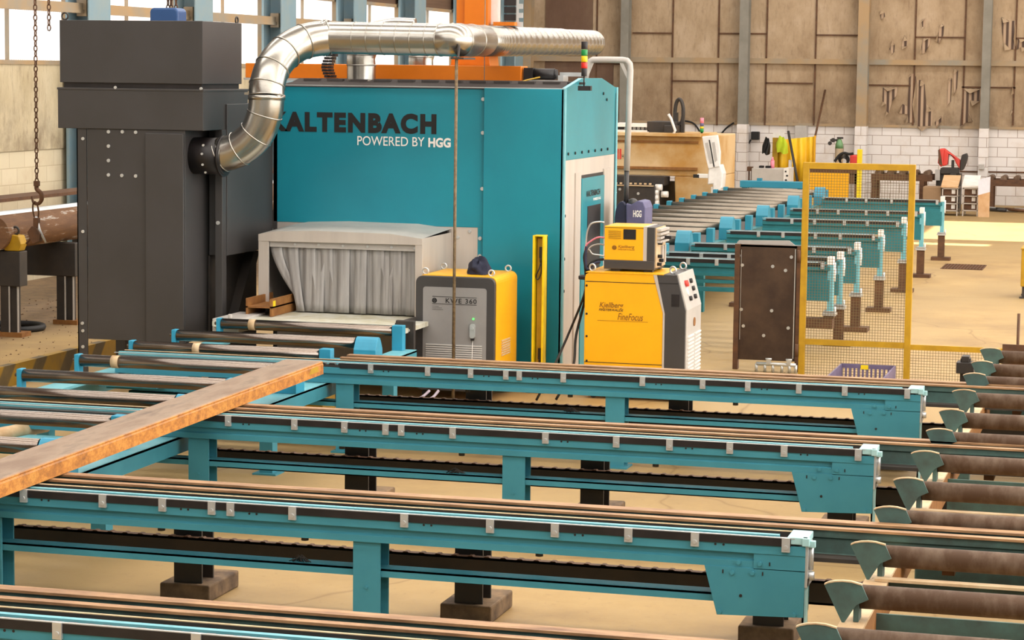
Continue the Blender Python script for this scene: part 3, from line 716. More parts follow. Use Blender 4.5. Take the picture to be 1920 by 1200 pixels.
# bent pipe boom and hanging operator panel
px0 = atY(1180, 200, 22.7)
t = thing('pipe_boom', 'grey bent pipe boom reaching from the cabin roof and hanging down beside it', 'boom', (-5.1, 22.7, 2.8))
P = lambda x, y: atY(x, y, 22.7)
A, Bq, C_, D_ = P(1102, 112), P(1172, 112), P(1181, 122), P(1175, 320)
MB().sweep([P(1095, 160), P(1100, 135), P(1104, 116), P(1112, 112), P(1140, 112), P(1168, 112.5), P(1176, 114), P(1181, 120), P(1182, 132), P(1179, 220), D_], .031, 14).build('pipe', 'light_grey', t)
MB().prism([(P(1162, 118).x, P(1162, 118).z), (P(1168, 118).x, P(1168, 118).z), (P(1177, 138).x, P(1177, 138).z), (P(1177, 150).x, P(1177, 150).z)], 'y', 22.69, 22.71).prism([(P(1108, 118).x, P(1108, 118).z), (P(1113, 118).x, P(1113, 118).z), (P(1101, 148).x, P(1101, 148).z), (P(1098, 146).x, P(1098, 146).z)], 'y', 22.69, 22.71).build('gusset', 'light_grey', t)
MB().cyl(D_, P(1174, 380), .025, 12).build('lower_tube', 'dark_grey', t)
MB().ball(P(1187, 382), .055, 12, 8, 1).build('joint', 'dark_grey', t)
t = thing('operator_panel', 'navy covered operator panel with white letters hanging at the end of the bent pipe', 'control panel', P(1185, 400))
q0, q1, q2 = P(1156, 400), P(1181, 400), P(1213, 400)
zt_, zb_ = P(1185, 377).z, 1.32
MB().prism([(q0.x, zb_)]+[(q0.x+(q1.x-q0.x)*(.5-.5*math.cos(PI*k/10)), zt_-.16+.16*math.sin(PI*k/10)) for k in range(11)]+[(q1.x, zb_)], 'y', 22.62, 23.0).build('hood_cover', 'navy_panel', t, .01)
MB().prism([(q1.x-.012, zb_), (q1.x-.02, zt_-.02), (q1.x+.03, zt_-.03), (q1.x+.1, zt_+.01), (q2.x-.02, zt_), (q2.x+.005, zt_-.06), (q2.x, zb_)], 'y', 22.60, 22.95).build('front_cover', 'violet_panel', t, .01)
tt = P(1191, 411); text('HGG', 'ink_white', t, (tt.x, 22.6, P(1191, 406).z), (1, 0, 0), (0, 0, 1), P(1207, 406).x-tt.x, P(1191, 393).z-P(1191, 406).z, .04)

# ================================================================== grey filter tower
YT = 19.4
t = thing('filter_tower', 'tall dark grey extraction tower with an overhanging top box beside the roller conveyor', 'machine', (-8.8, 20, 0))
B('top_box', 'dark_grey', t, -9.53, -8.15, YT, 20.32, 2.78, 3.335, bevel=.004)
B('middle_box', 'dark_grey', t, -9.545, -8.14, YT-.015, 20.45, 2.37, 2.72, bevel=.004)
B('seam', 'black', t, -9.50, -8.17, YT+.02, 20.3, 2.70, 2.79)
B('lip', 'dark_grey', t, -9.55, -8.135, YT-.02, 20.47, 2.715, 2.735, bevel=.003)
bolts([(-8.98, YT-.015, 2.74), (-8.16, YT-.01, 2.74)], (0, -1, 0), .014, .01).build('bolt', 'zinc', t)
MB().ring((-9.5, YT+.05, 3.37), (0, 1, 0), .03, .008).build('lifting_eye', 'dark_steel', t); MB().ring((-8.17, 20.25, 3.36), (1, 0, 0), .03, .008).build('lifting_eye', 'dark_steel', t)
B('body', 'dark_grey', t, -9.27, -8.32, YT, 20.3, .47, 2.37, bevel=.004)
B('inspection_panel', 'dark_grey', t, -8.69, -8.325, YT-.03, YT, .44, 2.34, bevel=.005)
bolts([(atY(x, y, YT).x, YT, atY(x, y, YT).z) for x, y in ((204, 247), (230, 247), (255, 248), (204, 274), (204, 301), (204, 328), (229, 329), (255, 330), (279, 331))], (0, -1, 0), .016, .012).build('bolt', 'zinc', t)
lg = MB().box(-9.37, -9.275, YT, YT+.012, 0, 2.37).box(-9.37, -9.36, YT, YT+.1, 0, 2.37).build('leg', 'dark_grey', t)
MB().box(-9.37, -9.275, 20.2, 20.3, 0, .6).build('leg', 'dark_grey', t); MB().box(-8.42, -8.33, 20.2, 20.3, 0, .6).build('leg', 'dark_grey', t); MB().box(-8.42, -8.33, YT+.02, YT+.1, 0, .47).build('leg', 'dark_grey', t)
bolts([(atY(x, y, YT).x, YT, atY(x, y, YT).z) for x, y in ((156, 260), (156, 434), (155, 606), (156, 620), (156, 650))], (0, -1, 0), .015, .012).build('bolt', 'zinc', lg)
B('post', 'dark_grey', t, -8.20, -8.13, 19.8, 19.9, .0, 2.37, bevel=.004)
bolts([(-8.17, 19.8, 1.53)], (0, -1, 0), .018, .012).build('bolt', 'zinc', t)
MB().box(-8.3, -8.122, 19.9, YC-.005, 1.225, 2.6).build('side_box', 'dark_grey', t, .004)
MB().box(-8.31, -8.29, 19.9, YC-.005, 0, 1.22).prism([(19.95, .1), (20.1, .1), (20.9, 1.2), (20.75, 1.2)], 'x', -8.29, -8.2).build('back_plate', 'dark_steel', t)
fl = MB().cyl((-8.32, 19.62, 2.14), (-8.02, 19.62, 2.14), .165, 28).cyl((-8.05, 19.62, 2.14), (-8.03, 19.62, 2.14), .185, 28)
fl = fl.build('outlet_flange', 'black', t)
bolts([(-8.18, 19.62+.165*math.cos(a), 2.14+.165*math.sin(a)) for a in (3.6, 3.0, 2.5, 4.2)], (0, -1, 0), .011, .012).build('bolt', 'zinc', fl)

# extraction duct: elbow up from the tower, straight run, ribbed tail
t = thing('extraction_duct', 'silver S-shaped extraction duct running from the grey tower above the teal cabin', 'duct', (-7.9, 19.62, 2.14))
def seg(pts, r0, rings, name, m='galv', bead=.008, per=12, r1=None, fine=0):
    P_ = spline(pts, per); n = len(P_); R_ = []
    r1 = r1 or r0
    ob = MB().sweep(P_, [r0+(r1-r0)*i/(n-1) for i in range(n)], 32).build(name, m, t)
    step = (n-1)/(rings) if rings else 1
    for k in range(rings+1):
        i = min(int(round(k*step)), n-1); a = P_[max(i-1, 0)]; b = P_[min(i+1, n-1)]
        rr = r0+(r1-r0)*i/(n-1)
        if rings: MB().ring(P_[i], b-a, rr, bead, 32, 6).build('seam_ring', m, ob)
    return ob
pD = lambda x, y, Y: atY(x, y, Y)
YQ = 19.62
e1 = [(-8.03, YQ, 2.14), pD(415, 291, YQ), pD(449, 279, YQ), pD(480, 252, YQ), pD(496, 215, YQ), pD(500, 183, YQ)]
seg(e1, .158, 5, 'lower_elbow')
e2 = [pD(500, 180, YQ), pD(501, 160, YQ+.02), pD(511, 128, YQ+.1), pD(535, 98, YQ+.25), pD(570, 78, YQ+.42), pD(612, 70.5, YQ+.55)]
seg(e2, .158, 5, 'upper_elbow')
pa, pb = pD(500, 187, YQ), pD(500, 178, YQ)
cl = MB().cyl(pa, pb, .166, 32).box(pb.x-.2, pb.x-.15, YQ-.03, YQ+.03, pb.z-.0, pb.z+.02); cl.build('clamp_band', 'galv', t)
YS = YQ+.55
s0, s1 = pD(608, 70.5, YS), pD(852, 75, YS)
seg([s0, s0.lerp(s1, .33), s0.lerp(s1, .66), s1], .145, 0, 'straight_run')
for px in (668, 695, 722, 749, 776, 803, 830, 849):
    f = (px-608)/(852-608); MB().ring(s0.lerp(s1, f), s1-s0, .1455, .004 if px < 849 else .008, 32, 6).build('seam_ring', 'galv', t)
for f, r_ in ((0, .158), (.025, .153)): MB().ring(s0.lerp(s1, f), s1-s0, r_, .011, 32, 6).build('seam_ring', 'galv', t)
cpts = [s0.lerp(s1, .9), s1, pD(870, 75.5, YS+.25), pD(890, 76, YS+.8), pD(906, 76.5, YS+1.5)]
seg(cpts, .1465, 3, 'collar_elbow', bead=.005, per=8)
tp0 = [cpts[-1], pD(940, 77.5, YS+2.3), pD(1040, 79, YS+4.4), pD(1112, 80.5, YS+6.0)]
tail = spline(tp0, 60); R_ = [.145+.004*math.sin(i*1.05)-.006*(i > 130) for i in range(len(tail))]
MB().sweep(tail, R_, 32).build('flexible_tail', 'galv', t)
# bracket of the rod
q = pD(855, 85, YS-.12)
t2 = thing('support_rod', 'thin rusty rod standing on the floor and propping up the silver duct', 'rod', (atY(851, 740, 19.75).x, 19.75, 0))
rodx, rodt = atY(850, 690, 19.75).x, atY(856, 110, 19.95)
MB().cyl((rodx, 19.75, 0), rodt, .0145, 10).build('rod', 'copper_rod', t2)
MB().sweep([rodt, (rodt.x-.01, 20.03, rodt.z+.02), (rodt.x, 20.03, rodt.z+.12)], .012, 8).box(rodt.x-.05, rodt.x+.07, 19.93, 20.3, rodt.z-.005, rodt.z+.012).build('cradle', 'dark_steel', t2)

# vertical ducts rising from the cabin roof behind the long duct
for (xa, xb, ytop, ybot, Y, lab) in ((652, 703, 103, 160, 21.75, 'silver duct stub rising from the cabin roof under the long duct'), (768, 812, 106, 124, 23.6, 'smaller silver duct elbow behind the orange beam, under the long duct')):
    a = atY((xa+xb)/2, ybot, Y); r = (atY(xb, ybot, Y).x-atY(xa, ybot, Y).x)/2
    zb_ = 2.82; t = thing('roof_duct', lab, 'duct', (a.x, Y, zb_))
    zt_ = atY(700, ytop, Y).z
    pts = spline([(a.x, Y, zb_), (a.x, Y, zt_-.12), (a.x, Y, zt_), (a.x+.06, Y+.05, zt_+.14), (a.x+.25, Y+.1, zt_+.22), (a.x+.5, Y+.15, zt_+.22)], 8)
    ob = MB().sweep(pts, r, 28).build('elbow', 'galv', t)
    for dz in (-.25, -.10, 0): MB().ring((a.x, Y, zt_+dz), (0, 0, 1), r, .007, 28, 6).build('seam_ring', 'galv', ob)

# ================================================================== orange gantry on the roof
YO = 22.45
t = thing('robot_gantry', 'orange robot gantry beam with an upright column on top of the teal cabin', 'robot', (atY(700, 150, YO).x, YO, 2.84))
P = lambda x, y: atY(x, y, YO)
x0, x1 = P(460, 135).x, P(977, 135).x; z0, z1 = P(800, 150).z, P(800, 122).z
MB().box(x0, x1, YO, YO+.25, z0, z1).build('beam', 'orange', t, .006)
MB().box(x0, x1+.1, YO-.05, YO+.35, z0-.022, z0).build('track_plate', 'light_grey', t)
for xx in (x0+.4, (x0+x1)/2): MB().box(xx-.06, xx+.06, YO+.05, YO+.2, 2.83, z0-.02).build('support', 'dark_grey', t)
YP = 22.75
P2 = lambda x, y: atY(x, y, YP)
cx0, cx1, cxm = P2(853, 60).x, P2(915, 60).x, P2(870, 60).x
MB().box(cxm, cx1, YP, YP+.3, z0, 4.3).box(cx0, cxm, YP+.04, YP+.3, z0, 4.3).prism([(cx0-.03, z1), (cx1+.04, z1), (cx1+.02, z1+.16), (cx0, z1+.16)], 'y', YP-.05, YP+.28).build('column', 'orange', t, .006)
MB().box(P2(915, 40).x, P2(928, 40).x, YP+.1, YP+.2, P2(920, 46).z, 4.3).build('guide_strip', 'white', t)
kc = MB()
for i in range(16): kc.box(P2(940, 20).x, P2(962, 20).x, YP+.1, YP+.16, P2(950, 38).z+i*.075, P2(950, 38).z+.06+i*.075)
kc.build('cable_carrier', 'black', t)
pf = MB().box(P2(963, 20).x, P2(967, 20).x, YP+.1, YP+.12, P2(950, 50).z, 4.3)
for i in range(16): pf.box(P2(967, 20).x, P2(975, 20).x, YP+.1, YP+.12, P2(950, 50).z+i*.09, P2(950, 50).z+.05+i*.09)
pf.build('perforated_strip', 'zinc', t)
MB().box(P2(925, 20).x, P2(965, 20).x, YP, YP+.2, P2(940, 48).z, P2(940, 41).z).build('bracket', 'orange', t)
for a in ((x1+.02, 0),):
    zc = P(1018, 139).z
    MB().cyl((P(996, 139).x, YO+.1, zc), (P(1036, 139).x, YO+.1, zc), .055, 18).cyl((P(1034, 139).x, YO+.1, zc), (P(1040, 139).x, YO+.1, zc), .048, 18).box(P(980, 139).x, P(997, 139).x, YO+.04, YO+.16, zc-.06, zc+.06).build('motor', 'black', t)
    MB().box(P(984, 139).x, P(1056, 139).x, YO+.0, YO+.2, zc-.08, zc-.06).box(P(1046, 145).x, P(1056, 145).x, YO, YO+.2, zc-.06, zc-.01).box(P(1040, 145).x, P(1085, 145).x, YO+.2, YO+.24, zc-.02, zc+.02).build('motor_bracket', 'zinc', t)
    MB().sweep(spline([P(985, 160)+Vector((0, -.4, 0)), P(992, 152)+Vector((0, -.2, 0)), P(1005, 147)+Vector((0, -.05, 0)), P(1012, 145)], 6), .008, 6).build('cable', 'yellow_dull', t)
ar = MB(); Yk = 21.9
for i in range(12):
    f = i/11; px = 614+14*abs(2*f-.9)**1.6; py = 98+62*f
    c = atY(px, py, Yk); ar.box(c.x-.05, c.x-.015, Yk-.04, Yk+.04, c.z-.013, c.z+.013).box(c.x+.015, c.x+.05, Yk-.04, Yk+.04, c.z-.013, c.z+.013).box(c.x-.02, c.x+.02, Yk-.02, Yk+.0, c.z-.008, c.z+.004)
ar.build('curved_cable_carrier', 'black', t)
# ================================================================== yellow power units
def Pt(Y): return lambda x, y: atY(x, y, Y)
def emblem(par, m, c, r, y):
    mb = MB().ring((c.x, y-.002, c.z), (0, 1, 0), r, r*.16, 16, 4)
    for k in (-.45, 0, .45): mb.box(c.x-r*.8, c.x+r*.8, y-.004, y-.001, c.z+k*r-.15*r, c.z+k*r+.15*r)
    return mb.build('emblem', m, par)
# first unit: black framed grey front
Y0 = 19.92; P = Pt(Y0)
x0, x1 = P(779, 600).x, P(927, 600).x; z1 = P(850, 519).z; z0 = P(840, 733).z
t = thing('cooling_unit', 'yellow cooling unit with black-framed grey louvred front, just in front of the hood', 'machine', ((x0+x1)/2, 20.3, 0))
MB().prism(rrect(x0, x1, z0, z1, .06), 'y', Y0, Y0+.05).build('front_frame', 'black' if 0 else 'dark_grey', t, .006)
pn = MB().prism(rrect(P(793, 600).x, P(912, 600).x, z0+.02, P(850, 539).z, .025), 'y', Y0-.004, Y0).build('front_panel', 'grey_panel', t)
MB().prism(rrect(x0+.01, x1+.005, z0, z1+.008, .06), 'y', Y0+.05, 20.66).build('shell', 'yellow', t, .004)
for dx in (.06, (x1-x0)-.06):
    for yy in (Y0+.1, 20.58): MB().ring((x0+dx, yy, z1+.035), (0, 1, 0), .026, .008, 14, 6).build('lifting_eye', 'zinc', t)
lv = MB()
for i in range(7):
    z = P(850, 647+i*4.1).z
    lv.box(P(799, 650).x, P(848, 650).x, Y0-.012, Y0-.003, z-.006, z+.004).box(P(855, 650).x, P(904, 650).x, Y0-.012, Y0-.003, z-.006, z+.004)
lv.build('louvre', 'blade', pn)
sl = MB()
yl = atX(945, 660, x1+.005).y
for i in range(7): 
    z = P(937, 645+i*4.5).z
    sl.box(x1+.003, x1+.012, Y0+.22, Y0+.5, z-.006, z+.006)
sl.build('side_louvre', 'pale_rust', t)
c = P(815, 563); emblem(pn, 'ink', c, .02, Y0-.004)
def tp(body, m, par, x0, x1, y0, y1, P, Y, bold=0, **k):
    xm, ym = (x0+x1)/2, (y0+y1)/2
    a = P(x0, ym).x; return text(body, m, par, (a, Y, P(xm, y1).z), (1, 0, 0), (0, 0, 1), P(x1, ym).x-a, P(xm, y0).z-P(xm, y1).z, bold, **k)
tp('KWE 360', 'ink', pn, 836, 894, 560, 569, P, Y0-.004, .015, spacing=1.2)
ln = MB()
for yy in (557, 570.5): ln.box(P(811, 557).x, P(894, 557).x, Y0-.006, Y0-.004, P(850, yy).z-.002, P(850, yy).z+.002)
for k, w in ((574, 12), (577, 18), (580, 20)): ln.box(P(811, 557).x, P(811+w, 557).x, Y0-.006, Y0-.004, P(815, k).z-.001, P(815, k).z+.001)
ln.build('printed_lines', 'ink', pn)
q = P(888, 598); MB().cyl((q.x, Y0-.006, q.z), (q.x, Y0-.014, q.z), .008, 10).build('indicator_light', 'led', pn)
q = P(887, 617); q2 = P(887, 634)
gl = MB().prism(rrect(q.x-.024, q.x+.024, q2.z, P(887, 607).z, .02), 'y', Y0-.03, Y0-.004).cyl((q.x, Y0-.04, q.z+.01), (q.x, Y0-.03, q.z+.01), .014, 10)
gl.build('sight_glass', 'zinc', pn)
MB().box(q.x-.014, q.x+.014, Y0-.03, Y0-.004, q2.z-.02, q2.z).build('drain_tap', 'black', pn)
MB().cyl((q.x, Y0-.012, q2.z-.02), (q.x-.01, Y0-.008, z0+.1), .003, 6).build('drain_tube', 'white', pn)
for xx in (x0+.08, x1-.08):
    for yy in (Y0+.08, 20.56): MB().cyl((xx, yy-.02, z0-.035), (xx, yy+.02, z0-.035), .035, 14).build('caster', 'rubber', t)
# floor hoses under it
for n_, pts in enumerate(([(P(815, 728)), P(805, 738), P(794, 748)], [P(832, 728), P(824, 739), P(815, 749), P(830, 748), P(850, 747), P(879, 745)])):
    pts = [Vector((p.x, Y0-.15-.04*i, max(p.z, .016))) for i, p in enumerate(pts)]
    tag(MB().sweep(spline(pts, 6), .013, 8).build('hose', 'lav', None), ['pale lavender hose dropping straight to the floor under the grey-fronted unit', 'pale lavender hose curling along the floor under the grey-fronted unit'][n_], 'hose')
# dark cloth lying on top
mb = MB(); cx = (P(864, 518).x+P(906, 518).x)/2; zc = z1+.012; V = []; nu, nv = 22, 12
for i in range(nv+1):
    ph = PI/2*i/nv
    for k in range(nu):
        th = 2*PI*k/nu
        q = 1+.16*math.sin(3*th+2.2*ph)+.10*math.sin(5*th-4*ph+1)+.07*math.sin(8*th+6*ph)
        r = math.sin(ph)**.6*q; zz_ = .115*math.cos(ph)*(1+.25*math.sin(2*th+1.3)+.15*math.sin(5*th+3*ph))
        V.append((cx-.02*math.cos(ph)+.095*r*math.cos(th), 20.2+.12*r*math.sin(th), zc+max(zz_, 0)))
fs = [(i*nu+k, (i+1)*nu+k, (i+1)*nu+(k+1) % nu, i*nu+(k+1) % nu) for i in range(nv) for k in range(nu)]
fs.append(tuple(nv*nu+k for k in range(nu)))
mb.add(V, fs, True); tag(mb.build('cloth', 'cloth', None), 'crumpled navy cloth lying on top of the grey-fronted cooling unit', 'cloth')

# second unit: yellow side, dark cheek, sloping control front
Y0 = 20.45; Y1_ = 21.15; P = Pt(Y0)
G = lambda pts: [(P(x, y).x, P(x, y).z) for x, y in pts]
t = thing('plasma_power_source', 'big yellow power source with dark cheek and sloping control panel, right of the cabin', 'machine', (P(1190, 600).x, 20.8, 0))
zb_ = .06; ZTOP = P(1104, 511).z+.001
bx0 = P(1096, 600).x
body = [(P(1096, 600).x, zb_), (P(1243, 600).x, zb_)]+G([(1243, 587), (1225, 514.5), (1104, 511), (1098, 514.5), (1096.5, 521)])
sp = MB().prism(body, 'y', Y0, Y1_).build('shell', 'yellow', t, .006)
B('seam', 'ink', sp, P(1097, 600).x, P(1228, 600).x, Y0-.002, Y0+.001, P(1160, 529.5).z-.003, P(1160, 529.5).z+.003)
B('seam', 'ink', sp, P(1097, 600).x, P(1243, 600).x, Y0-.002, Y0+.001, P(1160, 681).z-.003, P(1160, 681).z+.003)
tr = [(P(1243, 600).x, zb_), (P(1246.5, 600).x, zb_)]+G([(1246.5, 589), (1231.5, 514.5), (1225, 514.5), (1243, 587)])
MB().prism(tr, 'y', Y0-.003, Y1_+.002).build('trim_strip', 'alu', t)
ck = [(P(1246.5, 600).x, zb_), (P(1285, 600).x, zb_)]+G([(1285, 583), (1269, 516), (1231.5, 514.5), (1246.5, 589)])
ckp = MB().prism(ck, 'y', Y0, Y1_).build('front_cheek', 'dark_grey', t, .004)
B('recessed_grip', 'black', ckp, P(1259, 560).x, P(1274, 560).x, Y0-.003, Y0+.01, P(1265, 575).z, P(1265, 552).z)
B('seam', 'ink', ckp, P(1233, 530).x, P(1272, 530).x, Y0-.002, Y0+.001, P(1250, 531.5).z-.003, P(1250, 531.5).z+.003)
xf = P(1285, 600).x; zk = P(1285, 583).z; xt, zt_ = P(1269, 516).x, P(1269, 516).z
sl = Vector((xt-xf, 0, zt_-zk)); nl = Vector((-sl.z, 0, sl.x)).normalized()*-1
if nl.x < 0: nl = -nl
def onp(u, v): # u along depth 0..1, v up the slope
    return Vector((xf, Y0+u*(Y1_-Y0), zk))+sl*v
pa_ = MB().prism([(xf, zk-.0), (xf+.012, zk), (xt+.012, zt_+.004), (xt, zt_+.004)], 'y', Y0+.01, Y1_-.01).build('control_panel', 'light_grey', t)
ctl = MB()
for u, v in ((.62, .72), (.66, .5), (.66, .27), (.35, .27)): c = onp(u, v); ctl.cyl(c, c+nl*.035, .022, 12)
ctl.build('knob', 'black', pa_)
c = onp(.3, .70); MB().cyl(c, c+nl*.01, .05, 14).build('switch_plate', 'yellow_bright', pa_); MB().cyl(c+nl*.01, c+nl*.04, .03, 14).build('stop_button', 'red', pa_)
c = onp(.3, .48); MB().cyl(c, c+nl*.02, .035, 12).build('gauge', 'white', pa_)
fp = B('front_panel', 'light_grey', t, xf, xf+.01, Y0+.01, Y1_-.01, zb_, zk)
lv = MB()
for i in range(19):
    z = zk-.24-.034*i
    if 12 < i < 14: continue
    for a, b in ((.06, .33), (.38, .66)): lv.box(xf+.009, xf+.022, Y0+a, Y0+b, z-.008, z+.006)
lv.build('louvre', 'white', fp)
MB().cyl((xf+.008, Y0+.36, zk-.13), (xf+.018, Y0+.36, zk-.13), .04, 16).build('socket', 'rust', fp)
for x, y in ((1111, 504), (1262, 509), (1281, 501)):
    Yq = {1111: Y0+.1, 1262: Y0+.1, 1281: Y1_-.12}[x]; q = atY(x, y, Yq); MB().ring((q.x, Yq, zt_+.035), (.3, 1, 0), .03, .009, 14, 6).build('lifting_eye', 'zinc', t)
B('handle', 'black', t, P(1083, 520).x, P(1098, 520).x, Y0+.02, Y0+.12, P(1090, 525).z, P(1090, 517).z, bevel=.01)
for xx in (P(1110, 690).x, P(1270, 690).x):
    for yy in (Y0+.08, Y1_-.08): MB().cyl((xx, yy-.02, .032), (xx, yy+.02, .032), .03, 14).build('caster', 'rubber', t)
tp('Kjellberg', 'ink_brown', sp, 1124, 1169, 567, 580, P, Y0, .012, shear=.25)
tp('FINSTERWALDE', 'ink', sp, 1123, 1169, 579, 583.5, P, Y0, .01, shear=.25)
tp('FineFocus', 'ink_brown', sp, 1158, 1206, 588, 601, P, Y0, .005, shear=.3)
B('printed_lines', 'ink_brown', sp, P(1120, 600).x, P(1215, 600).x, Y0-.002, Y0, P(1160, 602).z-.0015, P(1160, 602).z+.0015)
bolts([(P(1098, y).x+.01, Y0, P(1098, y).z) for y in (535, 588, 630, 676)], (0, -1, 0), .01, .006).build('bolt', 'ink', sp)
B('drip_edge', 'yellow', t, P(1097, 600).x, P(1243, 600).x, Y0-.005, Y1_, P(1160, 513).z, P(1160, 511.5).z)

# small control box on top of it
Y0 = 20.6; Y1_ = 21.05; P = Pt(Y0)
t = thing('gas_console', 'small yellow console box with a black window sitting on the big power source', 'machine', (P(1180, 460).x, 20.8, zt_))
zt_ = ZTOP
x0, x1, x2 = P(1133.5, 450).x, P(1213, 450).x, P(1227.5, 450).x
z0, z1, zt2 = P(1170, 505).z, P(1170, 488).z, P(1170, 424).z
zt2 = P(1180, 424.5).z
zbase = max(z0, zt_+.025)
bd = B('shell', 'yellow', t, x0, x1-.03, Y0, Y1_, z1, zt2, bevel=.004)
B('base_tray', 'dark_grey', t, x0-.003, x2, Y0-.002, Y1_+.002, zbase, z1, bevel=.004)
B('trim_strip', 'alu', t, x1-.032, x1, Y0-.001, Y1_+.001, z1, zt2+.001)
B('end_cheek', 'dark_grey', t, x1, x2, Y0, Y1_, z1, zt2-.004, bevel=.004)
B('window', 'black', bd, P(1169, 440).x, P(1192.5, 440).x, Y0-.003, Y0+.002, P(1180, 449).z, P(1180, 430).z)
lv = MB()
for i in range(5): z = P(1153, 433+i*3.3).z; lv.box(P(1141, 440).x, P(1165, 440).x, Y0-.006, Y0+.0, z-.003, z+.003)
lv.build('louvre', 'yellow_dull', bd)
B('seam', 'ink', bd, x0, x1-.03, Y0-.001, Y0+.001, P(1160, 427).z-.002, P(1160, 427).z+.002)
emblem(bd, 'ink_brown', P(1152, 464), .018, Y0); tp('Kjellberg', 'ink_brown', bd, 1159, 1190, 460, 466.5, P, Y0, .008, shear=.25); tp('FINSTERWALDE', 'ink_brown', bd, 1159, 1190, 467, 469.5, P, Y0, .008)
cp = B('connector_panel', 'pale_rust', t, x2, x2+.012, Y0+.02, Y1_-.02, zbase+.02, zt2-.01)
sl = MB()
for i in range(4): sl.box(x2+.01, x2+.05, Y0+.04, Y1_-.04, zt2-.04-.035*i, zt2-.02-.035*i)
sl.build('slat', 'light_grey', cp)
MB().box(x2+.01, x2+.03, Y0+.22, Y0+.27, zbase+.05, zt2-.18).box(x2+.01, x2+.03, Y0+.34, Y0+.38, zbase+.05, zt2-.18).build('slat', 'light_grey', cp)
ct = MB()
for i, (yy, zz_) in enumerate(((.1, .24), (.1, .12), (.16, .08), (.08, .05))): ct.cyl((x2+.012, Y0+yy, zbase+zz_), (x2+.05, Y0+yy, zbase+zz_), .016, 10)
ct.build('connector', 'ink', cp)
B('lever', 'black', cp, x2+.03, x2+.11, Y0+.2, Y0+.24, zbase+.27, zbase+.30, bevel=.004)
for xx in (x0+.1, x2-.06):
    MB().box(xx-.04, xx+.04, Y0+.02, Y0+.1, zt_, zbase+.01).box(xx-.04, xx+.04, Y1_-.1, Y1_-.02, zt_, zbase+.01).build('foot', 'black', t)
# hoses from its back to the cabin
hz_ = [([(1133, 417), (1122, 416), (1108, 420), (1101, 435), (1099, 455), (1098, 480)], 'zinc', .008, 'grey hose looping from the small yellow console over to the cabin doorway'),
       ([(1133, 446), (1122, 445), (1108, 452), (1098, 463), (1097, 490), (1098, 510)], 'pink', .008, 'reddish hose arching from the middle of the small yellow console'),
       ([(1133, 459), (1120, 458), (1106, 464), (1098, 480), (1096, 500), (1098, 512)], 'light_grey', .007, 'thin grey hose arching low from the small yellow console'),
       ([(1133, 480), (1122, 478), (1111, 476), (1105, 468)], 'zinc', .007, 'short silver hose hanging at the lower edge of the small yellow console'),
       ([(1132, 486), (1118, 488), (1106, 496), (1101, 512), (1097, 560), (1080, 630), (1074, 690)], 'rubber', .012, 'black cable running from the console down the side of the big power source'),
       ([(1098, 470), (1095, 482), (1097, 500), (1098, 530), (1093, 560), (1060, 640), (1037, 690)], 'rubber', .011, 'black cable slanting down to the floor in front of the aluminium cabin side'),
       ([(1100, 462), (1098, 480), (1099, 500), (1104, 505), (1113, 495), (1125, 491)], 'navy_panel', .014, 'bundle-end navy hose drooping behind the small yellow console')]
for i, (pts, m_, r, l) in enumerate(hz_):
    V = []
    for k, (x, y) in enumerate(pts):
        V.append(atY(x, y, 20.72-.02*i))
    if len(pts) == 7:
        V[-1] = atY(pts[-1][0], pts[-1][1], 20.6-.1*i); e = V[-1].copy(); e.z = .012; e.x -= .15; V.append(e)
    tag(MB().sweep(spline(V, 8), r, 8).build('hose' if m_ != 'rubber' else 'cable', m_, None), l, 'hose' if m_ != 'rubber' else 'cable')

# ================================================================== brown plate stand with valve manifold
YK = 23.05; P = Pt(YK)
t = thing('steel_plate_screen', 'raw brown steel plate screen standing beside the yellow mesh fence', 'screen', (P(1440, 690).x, YK, 0))
x0, x1 = P(1377, 560).x, P(1500, 560).x; z1 = P(1440, 460).z; z0 = P(1440, 676).z
pl = MB().box(x0+.03, x1-.02, YK, YK+.012, z0, z1).build('plate', 'brown_plate', t)
MB().box(x0, x0+.05, YK-.03, YK+.05, 0, z1+.005).build('frame_post', 'rust_dark', t); MB().box(x1-.035, x1+.02, YK-.03, YK+.05, 0, z1).build('frame_post', 'rust_dark', t)
MB().box(x0, x1, YK+.0, YK+.05, z1-.02, z1+.0).build('frame_bar', 'rust_dark', t)
MB().prism([(P(1381, 460).x, z1), (P(1490, 460).x, z1), (P(1478, 452).x, P(1478, 452).z), (P(1384, 451).x, P(1384, 451).z), (P(1380, 455).x, P(1380, 455).z)], 'y', YK+.06, YK+.075).build('back_sheet', 'light_grey', t)
bolts([(P(x, y).x, YK, P(x, y).z) for x, y in ((1386, 479), (1484, 482), (1392, 497), (1449, 499.5), (1473, 507), (1390, 580), (1447, 582.5), (1394, 611), (1478, 615), (1432, 629))], (0, -1, 0), .017, .012).build('bolt', 'zinc', pl)
MB().box(x1-.06, x1-.05, YK-.012, YK, z0+.03, z1-.03).box(x0+.06, x0+.064, YK-.01, YK, z0+.2, z1-.05).build('weld_seam', 'zinc', pl)
for yy in (478, 600, 690): MB().cyl((x1+.03, YK-.03, P(1500, yy).z-.06), (x1+.03, YK-.03, P(1500, yy).z+.06), .022, 10).build('hinge', 'rust_dark', t)
PV = Pt(22.9); mv = MB(); zz_ = PV(1450, 683).z
mv.cyl((PV(1418, 683).x, 22.9, zz_), (PV(1492, 683).x, 22.9, zz_), .018, 12)
for x in (1418, 1434, 1449, 1466, 1480, 1492): xx = PV(x, 690).x; mv.cyl((xx, 22.9, zz_), (xx, 22.9, 0.0 if x in (1418, 1492) else zz_-.08), .014, 10)
